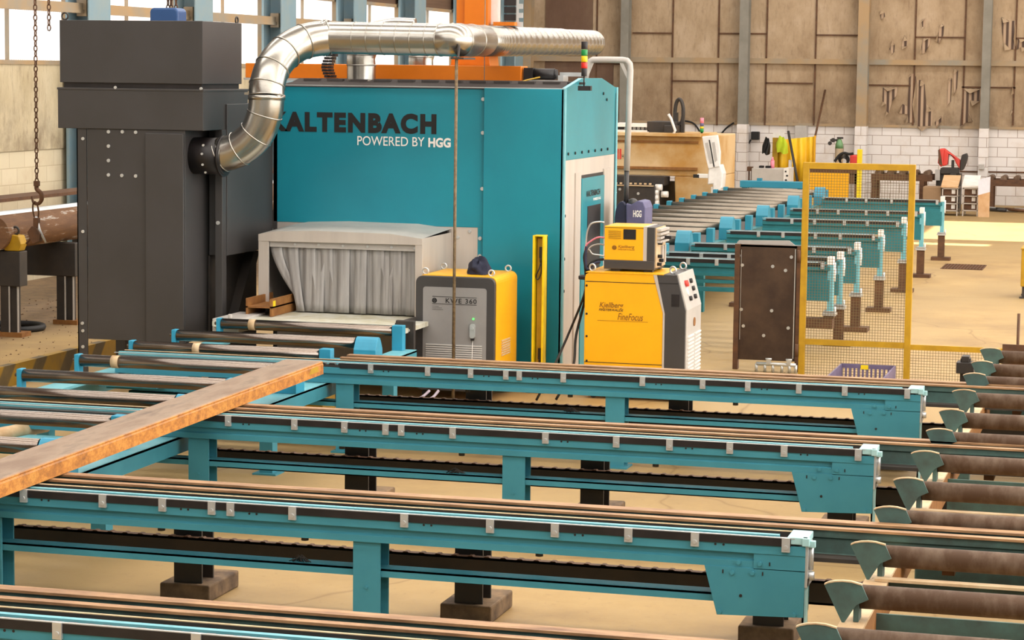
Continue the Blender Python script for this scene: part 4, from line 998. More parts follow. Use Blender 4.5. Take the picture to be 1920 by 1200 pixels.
for x in (1441, 1479): xx = PV(x, 680).x; mv.box(xx-.02, xx+.02, 22.88, 22.92, zz_, zz_+.05).cyl((xx-.03, 22.9, zz_+.05), (xx+.03, 22.9, zz_+.05), .01, 8)
tag(mv.build('valve_manifold', 'zinc', None), 'silver pipe manifold with taps standing under the brown steel plate', 'manifold')

# ================================================================== yellow mesh fence
YF = 22.3; P = Pt(YF)
t = thing('mesh_fence', 'yellow mesh guard fence, a tall gate frame with a low wing to its right', 'fence', (-2.7, YF, 0))
xl0, xl1 = -3.235, -3.175; xr0, xr1 = -2.235, -2.175; zt_ = 2.10
for a, b in ((xl0, xl1), (xr0, xr1)):
    MB().box(a, b, YF, YF+.05, .01, zt_).box(a-.05, b+.05, YF-.05, YF+.1, 0, .012).build('post', 'yellow_dull', t, .003)
B('top_rail', 'yellow_dull', t, xl1, xr0, YF, YF+.05, zt_-.06, zt_+.0, bevel=.003)
B('middle_rail', 'yellow_dull', t, xl1, xr0, YF+.005, YF+.045, .36, .415)
B('middle_rail', 'yellow_dull', t, xr1, -.9, YF+.005, YF+.045, .35, .40)
B('bottom_rail', 'yellow_dull', t, xl1, xr0, YF+.005, YF+.045, .03, .06); B('bottom_rail', 'yellow_dull', t, xr1, -.9, YF+.005, YF+.045, .03, .06)
MB().box(-.93, -.87, YF, YF+.05, 0, .42).build('post', 'yellow_dull', t)
def mesh_panel(xa, xb, za, zb_, s=.0265):
    mb = MB(); w = .0016; x = xa
    while x < xb: mb.box(x-w, x+w, YF+.022, YF+.025, za, zb_); x += s
    z = za
    while z < zb_: mb.box(xa, xb, YF+.025, YF+.028, z-w, z+w); z += s
    return mb.build('wire_mesh', 'mesh_wire', t)
mesh_panel(xl1, xr0, .415, zt_-.06); mesh_panel(xl1, xr0, .06, .36); mesh_panel(xr1, -.93, .06, .35)
for z in (1.2, .3): MB().cyl((xl0-.015, YF-.01, z-.06), (xl0-.015, YF-.01, z+.06), .018, 10).build('hinge', 'rust_dark', t)
# plastic crate behind the fence
cx0, cx1 = atY(1577, 683, 22.15).x, atY(1680, 683, 22.15).x
t = thing('plastic_crate', 'purple-grey slotted plastic crate on the floor at the foot of the mesh fence', 'crate', ((cx0+cx1)/2, 21.5, 0))
zc = atY(1620, 683, 22.15).z; mb = MB().box(cx0, cx1, 20.95, 22.15, 0, .015)
wl = MB()
for (a, b, ax) in ((20.95, 20.97, 'y'), (22.13, 22.15, 'y')):
    wl.box(cx0, cx1, a, b, 0, .03).box(cx0, cx1, a, b, zc-.04, zc); k = 0
    while cx0+.04*k < cx1: wl.box(cx0+.04*k, cx0+.04*k+.018, a, b, .03, zc-.04); k += 1
wl.box(cx0, cx0+.015, 20.95, 22.15, 0, zc).box(cx1-.015, cx1, 20.95, 22.15, 0, zc)
mb.build('bottom', 'pale_rust', t); wl.build('side_wall', 'purple', t)
q = atY(1622, 690, 22.13); B('tag', 'yellow_bright', t, q.x-.04, q.x+.03, 22.12, 22.13, zc-.045, zc-.005)

# ================================================================== outfeed: far rails and rollers
FX = -3.27
FR = [(24.70, 'nearest of the seven far teal outfeed rails, its end post standing on a rusty block'), (25.45, 'second nearest far teal outfeed rail, its rusty foot cut by the fence rail'),
      (26.95, 'third nearest far teal outfeed rail, ending in the left half of the mesh gate'), (29.3, 'fourth far teal outfeed rail, ending near the right post of the mesh gate'),
      (32.1, 'fifth far teal outfeed rail, its end post half hidden by the right fence post'), (34.6, 'sixth far teal outfeed rail, ending just right of the fence post'), (38.0, 'farthest teal outfeed rail, standing out beyond the others towards the drawer cart')]
for i, (y, l) in enumerate(FR):
    cl = [FX-.08-.36*k-(.05 if k % 2 else 0) for k in range(5)]
    rail(y, .96, -5.2, FX, cl, [], l, 'outfeed_rail', 'teal outfeed rails', far=True, idx=i)
t = thing('outfeed_conveyor', 'long outfeed conveyor of grey rollers running away behind the cabin', 'conveyor', (-6.2, 36, 0))
y = 24.3; i = 0
while y < 40.4:
    MB().cyl((-7.02, y, .955), (-5.42, y, .955), .043, 18).build('roller', 'grey_roller', t)
    MB().box(-7.1, -7.03, y-.07, y+.07, .80, 1.01).build('bearing_block', 'cyan_out', t, .006)
    if i % 3 == 0:
        MB().prism([(y-.14, .80)]+[(y-.14+.28*k/8, .95+.14*math.sin(PI*k/8)) for k in range(9)]+[(y+.14, .80)], 'x', -5.41, -5.24).build('drive_cover', 'cyan_out', t, .004)
    else: MB().box(-5.41, -5.32, y-.07, y+.07, .80, 1.0).build('bearing_block', 'cyan_out', t, .006)
    y += .96; i += 1
B('side_rail', 'teal_out', t, -7.12, -7.02, 23.9, 40.7, .62, .80); B('side_rail', 'teal_out', t, -5.42, -5.32, 23.9, 40.7, .62, .80)
for yy in (24.6, 28.5, 32.5, 36.5, 40.3):
    for xx in (-7.07, -5.37): MB().box(xx-.05, xx+.05, yy-.05, yy+.05, 0, .62).build('leg', 'teal_out', t)
B('tray', 'dark_grey', t, -7.0, -5.45, 24.1, 40.5, .64, .66)
YE = 41.0; P = Pt(YE)
t = thing('end_stop', 'bright teal end-stop beam across the far end of the outfeed rollers', 'beam', (P(1450, 350).x, YE, 0))
MB().box(P(1387, 345).x, P(1512, 345).x, YE, YE+.2, P(1450, 353).z, P(1450, 340).z).build('beam', 'cyan_out', t, .01)
MB().box(P(1418, 345).x, P(1427, 345).x, YE+.05, YE+.15, P(1450, 340).z, P(1450, 335).z).build('bracket', 'cyan_out', t)
for px in (1395, 1500): MB().box(P(px, 345).x-.05, P(px, 345).x+.05, YE+.05, YE+.15, 0, P(1450, 352).z).build('leg', 'cyan_out', t)

# ================================================================== old beige machine beyond the cabin
YG = 41.5; P = Pt(YG)
t = thing('beam_drill', 'large stained beige machine standing beyond the cabin, rust running down its casing', 'machine', (P(1260, 330).x, 42.3, 0))
xa, xb, xc = P(1130, 300).x, P(1342, 300).x, P(1265, 300).x
zt_ = P(1250, 253).z; zm = P(1250, 330).z
bd = MB().box(xa, xb, YG, 43.5, zm, zt_).prism([(xc, zm), (xc+.05, 0), (xb, 0), (xb, zm)], 'y', YG, 43.5).build('casing', 'beige', t, .02)
MB().box(xa, P(1316, 255).x, YG-.15, 43.0, zt_-.02, zt_+.03).build('top_plate', 'beige', t)
MB().box(xa, P(1310, 265).x, YG-.03, YG, P(1250, 268).z, P(1250, 264).z).box(xa, P(1308, 315).x, YG-.06, YG, P(1250, 318).z, P(1250, 313).z).build('ledge', 'rust', bd)
bb = MB().box(xa, P(1240, 380).x, YG-.6, 43, 0, P(1200, 345).z).build('base_unit', 'dark_steel', t, .01)
MB().box(xa, P(1252, 340).x, YG-.3, YG+.2, P(1200, 345).z, P(1200, 330).z).build('bed', 'dark_steel', t)
bolts([(P(x, y).x, YG-.6, P(x, y).z) for x, y in ((1168, 358), (1210, 360), (1176, 352))], (0, -1, 0), .025, .012).build('bolt', 'zinc', bb)
sl = MB()
for i in range(9): sl.box(P(1158+i*9, 342).x, P(1162+i*9, 342).x, YG-.62, YG-.58, P(1200, 343).z, P(1200, 340).z)
sl.box(xa, P(1238, 347).x, YG-.63, YG-.55, P(1200, 346).z, P(1200, 344.5).z)
sl.build('roller_edge', 'pale_rust', bb)
for x, y in ((1246, 349), (1240, 358), (1240, 368), (1257, 362), (1240, 378)): q = P(x, y); MB().cyl((q.x-.06, YG-.5, q.z), (q.x+.06, YG-.5, q.z), .055, 14).build('motor', 'white', t)
MB().box(P(1158, 290).x, P(1160, 290).x, YG-.012, YG, P(1160, 298).z, P(1160, 279).z).box(P(1162, 290).x, P(1165, 290).x, YG-.012, YG, P(1160, 298).z, P(1160, 279).z).build('red_mark', 'red', bd)
tp('H', 'ink', bd, 1166, 1169.5, 289, 297, P, YG, .01)
MB().box(P(1202, 235).x, P(1258, 235).x, 42.0, 42.8, zt_+.03, P(1230, 229).z).box(P(1236, 235).x, P(1262, 235).x, 41.9, 42.4, zt_+.03, P(1245, 236).z).build('drive_unit', 'dark_steel', t, .01)
c = P(1259, 212); MB().ring((c.x, 42.2, c.z-.0), (.25, 1, 0), .24, .035, 24, 8, .35, 1, Vector((1, -.25, 0)).normalized()).box(c.x-.1, c.x-.02, 42.15, 42.25, zt_, c.z).box(c.x+.05, c.x+.1, 42.15, 42.25, zt_, c.z+.05).build('hose_arch', 'dark_steel', t)
MB().sweep([P(1253, 214), P(1258, 222), P(1266, 245), P(1262, 252)], .025, 8).build('white_pipe', 'white', t)
MB().box(P(1130, 240).x, P(1206, 240).x, 42, 42.6, zt_+.03, P(1180, 248).z+.03).box(P(1130, 240).x, P(1202, 240).x, 42, 42.6, P(1180, 236).z-.03, P(1180, 233).z).build('rail_cover', 'white', t)
rk = MB().box(P(1130, 240).x, P(1203, 240).x, 42.1, 42.5, P(1180, 248).z+.03, P(1180, 236).z-.03).build('rack_strip', 'dark_steel', t)
for i in range(6): 
    q = P(1160+8*i, 242); MB().cyl((q.x, 42.09, q.z), (q.x, 42.11, q.z), .03, 10).build('rack_hole', 'light_grey', rk)
# its signal lamp and cables
YL = 42.0; P = Pt(YL)
t = thing('signal_tower', 'pale pink and green signal tower on the corner of the beige machine', 'signal light', (P(1315, 250).x, YL, zt_+.03))
for n_, m_, a, b in (('pole', 'ink', 256, 248), ('green_lamp', 'lamp_green', 248, 241), ('yellow_lamp', 'lamp_yellow', 241, 237), ('violet_lamp', 'violet_panel', 237, 231), ('pink_lamp', 'pink', 231, 221)):
    MB().cyl((P(1316, 240).x, YL, P(1316, a).z), (P(1316, 240).x, YL, P(1316, b).z), .035 if n_ != 'pole' else .02, 12).build(n_, m_, t)
# white control pendant
YW = 40.9; P = Pt(YW)
t = thing('control_console', 'white tilted control console with two grey slots, at the end of the beige machine', 'control panel', (P(1335, 320).x, YW, 0))
G = lambda pts: [(P(x, y).x, P(x, y).z) for x, y in pts]
hd = MB().prism(G([(1318, 256), (1347, 253), (1352, 285), (1351, 312), (1330, 316), (1326, 300)]), 'y', YW-.1, YW).build('panel', 'white', t, .01)
MB().prism(G([(1324, 268), (1329, 267), (1338, 306), (1333, 307)]), 'y', YW-.106, YW-.1).prism(G([(1337, 267), (1342, 266), (1347, 300), (1342, 304)]), 'y', YW-.106, YW-.1).build('slot', 'light_grey', hd)
MB().prism(G([(1331, 262), (1333, 262), (1342, 312), (1340, 313)]), 'y', YW-.108, YW-.1).build('groove', 'ink', hd)
MB().prism(G([(1330, 314), (1352, 308), (1357, 325), (1355, 352), (1346, 362), (1338, 362), (1338, 345), (1328, 346)]), 'y', YW-.08, YW+.25).box(P(1333, 365).x, P(1352, 365).x, YW-.05, YW+.2, 0, P(1340, 350).z).build('stand', 'white', t, .02)
MB().box(P(1308, 330).x, P(1332, 330).x, YW-.06, YW+.05, P(1320, 334).z, P(1320, 326).z).build('arm', 'white', t, .01)
B('bracket', 'ink', t, P(1301, 330).x, P(1312, 330).x, YW-.07, YW+.05, P(1305, 333).z, P(1305, 327).z)
# ================================================================== along the back wall
P = Pt(54.9)
def bxo(name, m, label, cat, x0, x1, y0, y1, Y, dep, bevel=.01, fl=False):
    Q = Pt(Y); xm, ym = (x0+x1)/2, (y0+y1)/2
    z0 = 0 if fl else Q(xm, y1).z
    return tag(MB().box(Q(x0, ym).x, Q(x1, ym).x, Y, Y+dep, z0, Q(xm, y0).z).build(name, m, None, bevel), label, cat)
bxo('switch_box', 'ink', 'black switch box fixed high on the white block wall', 'box', 1408, 1422, 247, 262, 54.8, .2)
bxo('wall_cabinet', 'light_grey', 'pale grey cabinet on the block wall above the yellow welding screen', 'cabinet', 1490, 1512, 236, 262, 54.7, .3)
bxo('wall_socket_box', 'light_grey', 'small grey socket box on the white wall column by the red saw', 'box', 1835, 1845, 308, 318, 54.45, .12)
bxo('paper_sheet', 'white', 'white paper sheet stuck up at the top of the yellow screen', 'paper', 1461, 1471, 243, 256, 53.3, .01, 0)
bxo('paper_sheet', 'white', 'second white paper sheet hanging lower left on the yellow screen', 'paper', 1449, 1461, 249, 260, 53.2, .01, 0)
for i, pts in enumerate(([(1280, 226), (1298, 230), (1308, 240), (1314, 252)], [(1376, 230), (1362, 240), (1350, 254)], [(1408, 262), (1400, 272), (1385, 276)])):
    tag(MB().sweep(spline([atY(x, y, 54.94) for x, y in pts], 5), .02, 6).build('cable', 'ink', None), ['dark cable drooping behind the pink signal tower', 'dark cable rising from behind the white control console', 'thin dark cable hanging from the black switch box'][i], 'cable')
# grey cupboard in front of the wall
Y = 50.5; Q = Pt(Y)
t = thing('tool_cupboard', 'low grey cupboard with a white end panel, left of the yellow welding screen', 'cupboard', (Q(1445, 350).x, Y, 0))
MB().box(Q(1409, 330).x, Q(1469, 330).x, Y, Y+.7, 0, Q(1440, 316).z).build('carcass', 'light_grey', t, .01)
MB().box(Q(1469, 330).x, Q(1479, 330).x, Y-.02, Y+.7, 0, Q(1474, 315.5).z).build('end_panel', 'white', t)
tp_ = MB()
for a, b, c_ in ((1472, 320, 3), (1474, 328, 4), (1472, 336, 4)): tp_.box(Q(a, b).x, Q(a+c_, b).x, Y-.03, Y-.02, Q(a, b+3).z, Q(a, b).z)
tp_.build('label_mark', 'ink', t)
MB().box(Q(1399, 325).x, Q(1408, 325).x, Y+.1, Y+.3, Q(1403, 321).z, Q(1403, 313).z).box(Q(1401, 325).x, Q(1403, 325).x, Y+.15, Y+.2, 0, Q(1403, 321).z).box(Q(1406, 325).x, Q(1408, 325).x, Y+.15, Y+.2, 0, Q(1403, 321).z).build('vice', 'rust_dark', t)
zt_ = Q(1440, 316).z
for i, (px, w) in enumerate(((1420, 8), (1432, 10))): tag(MB().box(Q(px, 316).x, Q(px+w, 316).x, Y+.2, Y+.35, zt_+.001, zt_+.05).build('hand_tool', 'ink', None, .01), ['small dark tool lying at the left on the grey cupboard', 'dark tool lying mid-way on top of the grey cupboard'][i], 'tool')
q = Q(1444, 316); t = thing('spray_bottle', 'pink bottle standing on the grey cupboard beside the yellow screen', 'bottle', (q.x, Y+.3, zt_))
MB().cyl((q.x, Y+.3, zt_), (q.x, Y+.3, zt_+.16), .045, 14).build('body', 'pink', t); MB().sweep([(q.x, Y+.3, zt_+.16), (q.x, Y+.3, zt_+.2), (q.x, Y+.3, zt_+.24)], [.04, .022, .018], 12).build('neck', 'pink', t)
# yellow welding screens
Y = 53.2; Q = Pt(Y)
t = thing('welding_screen', 'bright yellow welding screen sheet hanging on a frame by the back wall', 'screen', (Q(1500, 345).x, Y, 0))
G = lambda pts: [(Q(x, y).x, Q(x, y).z) for x, y in pts]
nC = 40; V = []
for k in range(nC+1):
    f = k/nC; px = 1452+f*75
    for y_ in (263-f*7, 345): V.append((Q(px, y_).x, Y+.05*math.sin(f*26), max(Q(px, y_).z, .05)))
V += [(a, b+.01, c) for a, b, c in V]; n0 = 2*(nC+1)
fs = []
for k in range(nC): a = 2*k; fs += [(a, a+2, a+3, a+1), (n0+a, n0+a+1, n0+a+3, n0+a+2), (a, n0+a, n0+a+2, a+2), (a+1, a+3, n0+a+3, n0+a+1)]
MB().add(V, fs, True).build('sheet', mat('yellow_screen_film', '#f3c62a', .5, c2='#e8b420', scale=2), t)
MB().box(Q(1449, 300).x, Q(1459, 300).x, Y-.1, Y-.02, 0, Q(1454, 258).z).build('frame_post', 'yellow_dull', t)
MB().box(Q(1526, 300).x, Q(1529, 300).x, Y-.06, Y-.0, 0, Q(1528, 254).z).build('frame_post', 'yellow', t)
MB().cyl((Q(1528, 258).x, Y, Q(1528, 258).z), (Q(1527, 200).x, YB-.1, Q(1527, 170).z), .025, 8).build('stay', 'rust_dark', t)
# jackets
def jacket(x0, x1, y0, y1, Y, m, label):
    Q = Pt(Y); rows, cols = 10, 8; V = []
    for r in range(rows+1):
        f = r/rows
        for c in range(cols+1):
            u = c/cols*2-1; w = .35+.65*min(1, f*2.2)*(1-.25*f*f)
            V.append((Q((x0+x1)/2+u*w*(x1-x0)/2+(3*f if m == 'hivis' else -2*f), 0).x, Y+.06*math.sin(4*u+3*f)-.1*(1-u*u), Q((x0+x1)/2, y0+(y1-y0)*f+2*math.sin(3*u)).z))
    fs = [(r*(cols+1)+c, r*(cols+1)+c+1, (r+1)*(cols+1)+c+1, (r+1)*(cols+1)+c) for r in range(rows) for c in range(cols)]
    nb = len(V); V += [(a, b+.08, c) for a, b, c in V]; fs += [tuple(nb+k for k in f[::-1]) for f in fs]
    return tag(MB().add(V, fs, True).build('jacket', m, None), label, 'jacket')
jacket(1437, 1452, 258, 289, 53.05, 'rubber', 'black jacket hanging at the left end of the yellow welding screen')
jacket(1460, 1482, 256, 287, 53.0, 'hivis', 'hi-vis yellow jacket slung over the top of the yellow welding screen')
a, b = atY(1478, 246, 52.6), atY(1505, 342, 51.9)
b.z = max(b.z, .0)
tag(MB().cyl(a, (b.x, b.y, 0.02), .03, 8).build('metal_bar', 'dark_steel', None), 'dark metal bar leaning diagonally against the yellow welding screen', 'bar')
bxo('board', 'white', 'narrow white board standing upright in front of the yellow screen', 'board', 1478, 1484, 300, 346, 52.4, .05, .005, True)
# bench with yellow front
Y = 51.2; Q = Pt(Y)
t = thing('workbench', 'rusty workbench with a yellow front sheet seen through the mesh gate', 'bench', (Q(1560, 372).x, Y, 0))
MB().box(Q(1517, 350).x, Q(1606, 350).x, Y, Y+.9, Q(1560, 326).z, Q(1560, 318).z).build('top', 'rust_dark', t)
MB().box(Q(1519, 350).x, Q(1592, 350).x, Y-.05, Y-.02, .05, Q(1560, 324).z).build('front_sheet', 'yellow', t)
MB().box(Q(1592, 350).x, Q(1606, 350).x, Y+.0, Y+.05, Q(1600, 345).z, Q(1600, 326).z).build('side_plate', 'rust_dark', t)
for px in (1520, 1602): MB().box(Q(px, 350).x, Q(px+4, 350).x, Y, Y+.08, 0, Q(1560, 326).z).build('leg', 'rust_dark', t)
zt_ = Q(1560, 318).z
def cylv(px0, px1, ytop, Y, zb): return 0
cx = Q(1555, 300).x; r = (Q(1563.5, 300).x-Q(1547.5, 300).x)/2; zs = Q(1555, 278).z; zc = Q(1555, 262).z
t = thing('gas_cylinder', 'gas cylinder with a green shoulder and a brownish body standing by the back wall', 'gas cylinder', (cx, Y+1.6, 0))
MB().sweep([(cx, Y+1.6, 0), (cx, Y+1.6, zs-.05)], r, 20).build('body', 'column_tan', t)
MB().sweep([(cx, Y+1.6, zs-.05), (cx, Y+1.6, zs+.05), (cx, Y+1.6, zs+.13), (cx, Y+1.6, zs+.17), (cx, Y+1.6, zc)], [r, r*.92, r*.6, r*.35, r*.35], 20).build('shoulder', 'green', t)
MB().cyl((cx-.2, Y+1.55, zc-.05), (cx, Y+1.6, zc-.05), .025, 8).cyl((cx-.13, Y+1.5, zc-.05), (cx-.13, Y+1.54, zc-.05), .05, 12).cyl((cx-.2, Y+1.5, zc-.12), (cx-.2, Y+1.54, zc-.12), .045, 12).box(cx-.05, cx+.08, Y+1.55, Y+1.65, zc-.02, zc+.02).build('regulator', 'dark_steel', t)
q = Q(1598, 300)
t = thing('welding_machine', 'small red welding machine with dark hoses on the rusty workbench', 'machine', (q.x, Y+.4, zt_))
MB().box(Q(1590, 300).x, Q(1606, 300).x, Y+.3, Y+.6, zt_, Q(1598, 292).z).build('case', 'red', t, .02)
MB().sweep(spline([Q(1565, 303), Q(1573, 292), Q(1582, 287), Q(1592, 289), Q(1600, 288)], 6), .03, 8).build('handle', 'ink', t)
mb = MB()
for i in range(4): mb.ring(Q(1580, 299+i*1.2)+Vector((0, .2, 0)), (.2, 1, .3), .12-.015*i, .014, 18, 6)
tag(mb.build('hose_coil', 'ink', None), 'coil of dark hose lying left of the red welding machine', 'hose')
# far yellow post
Y = 49.6; Q = Pt(Y)
tag(MB().box(Q(1606, 330).x, Q(1615, 330).x, Y, Y+.1, 0, Q(1610, 280).z).build('guard_post', 'yellow_bright', None, .01), 'single bright yellow guard post standing behind the mesh gate', 'post')
# rusty roller table
Y = 51.4; Q = Pt(Y)
def table(label, x0, x1, ytop, legs, nr, Y):
    Q = Pt(Y); xm = (x0+x1)/2
    t = thing('roller_table', label, 'roller table', (Q(xm, 370).x, Y, 0), 'rusty roller tables')
    zt_ = Q(xm, ytop).z
    for yy in (Y, Y+.7): MB().box(Q(x0, ytop).x, Q(x1, ytop).x, yy, yy+.08, zt_-.14, zt_).build('side_rail', 'rust_dark', t)
    for i in range(nr):
        px = x0+(x1-x0)*(i+.5)/nr; c = Q(px, ytop)
        MB().cyl((c.x, Y+.05, zt_+.02), (c.x, Y+.75, zt_+.02), .07, 14).build('roller', 'rust_roller', t)
    for px in legs:
        for yy in (Y, Y+.7): MB().box(Q(px, 350).x-.05, Q(px, 350).x+.05, yy, yy+.08, 0, zt_-.14).build('leg', 'rust_dark', t)
    return t
table('rusty roller table on thin legs seen through the right half of the mesh gate', 1634, 1748, 327, (1638, 1728), 5, 51.4)
table('rusty roller table at the right edge behind the paper-covered cart', 1845, 1990, 338, (1858, 1980), 6, 53.0)
bxo('cardboard_box', 'cardboard', 'brown box on the floor between the roller table and the drawer cart', 'box', 1730, 1765, 350, 372, 50.5, .5, .02, True)
t_ = MB().prism([(atY(1718, 372, 50.9).x, 0), (atY(1735, 372, 50.9).x, 0), (atY(1740, 350, 50.9).x, .25), (atY(1733, 350, 50.9).x, .28)], 'y', 50.9, 51.0)
tag(t_.build('scrap_plate', 'dark_steel', None), 'dark scrap plate leaning against the brown box', 'plate')
# red band saw
Y = 52.0; Q = Pt(Y)
t = thing('band_saw', 'red band saw with its bow raised above the drawer cart', 'saw', (Q(1785, 330).x, Y, 0))
G = lambda pts: [(Q(x, y).x, Q(x, y).z) for x, y in pts]
MB().prism(G([(1762, 279), (1771, 278), (1769, 309), (1765, 313), (1759, 305)]), 'y', Y-.12, Y+.2).prism(G([(1770, 278), (1801, 301), (1800, 317), (1793, 306), (1790, 299), (1783, 291), (1779, 290), (1777, 309), (1768, 312)]), 'y', Y-.08, Y+.2).build('bow', 'red', t, .02)
MB().prism(G([(1760, 281), (1763, 279), (1768, 310), (1761, 306)]), 'y', Y-.14, Y-.08).build('wheel_cover', 'rust_dark', t)
MB().prism(G([(1804, 290), (1813, 287), (1815, 293), (1812, 306), (1806, 319), (1800, 320), (1801, 302)]), 'y', Y-.1, Y+.15).build('motor', 'dark_steel', t, .02)
MB().box(Q(1784, 310).x, Q(1789, 310).x, Y-.05, Y+.05, Q(1785, 330).z, Q(1785, 300).z).box(Q(1764, 320).x, Q(1797, 320).x, Y-.1, Y+.4, Q(1780, 326).z, Q(1780, 315).z).box(Q(1782, 330).x, Q(1793, 330).x, Y-.15, Y, Q(1788, 335).z, Q(1788, 324).z).build('vice', 'dark_steel', t, .01)
MB().box(Q(1755, 340).x, Q(1800, 340).x, Y, Y+.5, 0, Q(1780, 326).z).build('stand', 'dark_steel', t)
MB().box(Q(1754, 325).x, Q(1763, 325).x, Y-.1, Y+.1, Q(1758, 338).z, Q(1758, 318).z).build('control_box', 'light_grey', t)
tag(MB().cyl(atY(1800, 321.5, 54.97), atY(1960, 324, 54.97), .018, 8).build('pipe', 'rust_dark', None), 'thin dark pipe running level across the wall right of the red saw', 'pipe')
# drawer carts
Y = 50.4
def cart(label, x0, x1, Y, tray):
    Q = Pt(Y); zt_ = Q((x0+x1)/2, 351).z
    t = thing('drawer_cart', label, 'cart', (Q((x0+x1)/2, 400).x, Y, 0), 'drawer carts')
    for px in (x0, x1-2):
        for yy in (Y, Y+.6): MB().box(Q(px, 370).x, Q(px+2, 370).x, yy, yy+.04, 0, zt_).build('post', 'alu', t)
    for k, yy in enumerate((353, 367, 381, 394)):
        z = Q((x0+x1)/2, yy).z
        MB().box(Q(x0, 360).x, Q(x1, 360).x, Y, Y+.62, z-.02, z).build('shelf', 'alu', t)
        if k < 3:
            d = MB().box(Q(x0+3, 360).x, Q(x1-3, 360).x, Y+.06, Y+.5, z-.15, z-.03).build('drawer', 'rust_dark', t)
            MB().box(Q(x1-12, 360).x, Q(x1-5, 360).x, Y+.05, Y+.06, z-.12, z-.03).build('label_holder', 'white', d)
    z0 = Q((x0+x1)/2, 350).z
    MB().prism([(Y-.05, z0-.02), (Y-.05, z0+.02), (Y+.6, z0+.22), (Y+.6, z0+.16)], 'x', Q(x0-1, 345).x, Q(x1+1, 345).x).build('tray', tray, t)
    return t
cart('left drawer cart with a pale wooden tray on top, below the red saw', 1766, 1796, Y, 'wood')
cart('right drawer cart with a bluish white tray on top, below the red saw', 1805, 1834, Y, 'white')
Q = Pt(50.2); z0 = .02
t = thing('notice_board', 'tall white and pale wood board standing at the right of the drawer carts', 'board', (Q(1845, 400).x, 50.2, 0))
MB().prism([(Q(1834, 337).x, Q(1834, 337).z), (Q(1857, 331).x, Q(1857, 331).z), (Q(1856, 360).x, Q(1856, 360).z), (Q(1834, 366).x, Q(1834, 366).z)], 'y', 50.2, 50.24).build('sheet', mat('bluish_white_sheet', '#dfe3f0', .4), t)
MB().prism([(Q(1834, 366).x, Q(1834, 366).z), (Q(1856, 360).x, Q(1856, 360).z), (Q(1855, 396).x, 0.0), (Q(1834, 400).x, 0.0)], 'y', 50.2, 50.24).build('lower_sheet', 'wood', t)
mb = MB()
for i in range(9):
    q = atY(1862+i*9, 380, random.uniform(52.2, 52.7)); mb = MB().cyl((q.x-.25, q.y, .05+.02*(i % 2)), (q.x+.3, q.y+random.uniform(-.3, .3), .05), .035, 8)
    tag(mb.build('scrap_bar', ['dark_steel', 'zinc', 'rust_dark'][i % 3], None), 'short scrap bar lying in the loose heap under the right-edge roller table', 'scrap', 'scrap bars on the floor')

# ================================================================== left side of the hall
XP = -12.05
t = thing('steel_pipe', 'large corroded steel pipe lying on dark supports along the left wall', 'pipe', (XP, 26, .93))
def pipe_mat():
    q = NT('flaking_rusty_pipe'); b = q.b
    n1 = q.noise(2.2, q.coord((1, .5, 4)), 8, .75)
    q.link(q.ramp(n1, [(.42, '#6a4a30'), (.56, '#7d5838'), (.60, '#b5aca0'), (.75, '#c9c2b8')]), b.inputs['Base Color']); b.inputs['Roughness'].default_value = .6; q.bump(n1, .4, .01); return q.m
MB().sweep([(XP, 22.9, 1.12), (XP, 40, 1.12)], .187, 32).build('pipe', pipe_mat(), t)
tag(MB().sweep([(XP-.6, 21, 1.19), (XP-.6, 44, 1.19)], .085, 24).build('steel_pipe', 'zinc', None), 'long silver pipe lying beyond the corroded pipe along the left wall', 'pipe')
tag(MB().box(XP-1.6, XP-1.2, 21, 40, 1.30, 1.34).build('steel_plate', 'rust_dark', None), 'flat rusty plate lying against the left wall beside the silver pipe', 'plate')
SUP = [(23.05, 'dark steel support with a block head nearest the camera on the left'), (24.4, 'dark steel support second from the front under the corroded pipe'), (21.6, 'dark steel support half cut by the left edge of the photo'), (28.5, 'dark steel support farther back under the corroded pipe'), (33, 'dark steel support farthest back under the corroded pipe')]
for i, (y, l) in enumerate(SUP):
    t = thing('pipe_support', l, 'support', (XP, y, 0), 'dark pipe supports')
    MB().box(XP-1.75, XP+.28 if i != 2 else XP-.35, y-.09, y+.09, .55, .93).build('cross_beam', 'dark_steel', t, .008)
    MB().box(XP-.68, XP-.52, y-.08, y+.08, .93, 1.105).build('packer', 'rust_dark', t); MB().box(XP-1.55, XP-1.25, y-.08, y+.08, .93, 1.30).build('packer', 'rust_dark', t)
    for xx in (XP+.12 if i != 2 else XP-.5, XP-1.3):
        MB().box(xx-.08, xx+.02, y-.08, y+.0, .05, .55).build('leg', 'dark_steel', t, .004)
        MB().box(xx+.02, xx+.12, y-.06, y-.0, .05, .55).build('leg_web', 'dark_steel', t); MB().box(xx+.02, xx+.034, y-.085, y-.07, .05, .55).build('flange_edge', 'light_grey', t); MB().box(xx+.115, xx+.13, y-.075, y-.06, .05, .55).build('flange_edge', 'light_grey', t)
        MB().box(xx-.12, xx+.18, y-.1, y+.12, 0, .05).build('foot', 'rust', t)
q = atY(18, 478, 22.9)
t = thing('pipe_clamp', 'dirty yellow clamp tool resting on the dark support at the left edge', 'clamp', (q.x, 22.95, .93))
MB().prism([(q.x-.1, .933), (q.x-.12, 1.03), (q.x-.03, 1.11), (q.x+.07, 1.10), (q.x+.1, 1.01), (q.x+.07, .933)], 'y', 22.97, 23.12).build('body', 'yellow_dull', t, .01)
MB().ring((q.x, 23.04, 1.15), (0, 1, 0), .04, .014, 14, 6).build('eye', 'dark_steel', t); MB().box(q.x-.1, q.x-.04, 22.95, 22.97, 1.01, 1.1).build('grip', 'white', t)
c = atZ(38, 614, .03); mb = MB().ring((c.x-.1, c.y, .035), (0, 0, 1), .34, .035, 36, 8)
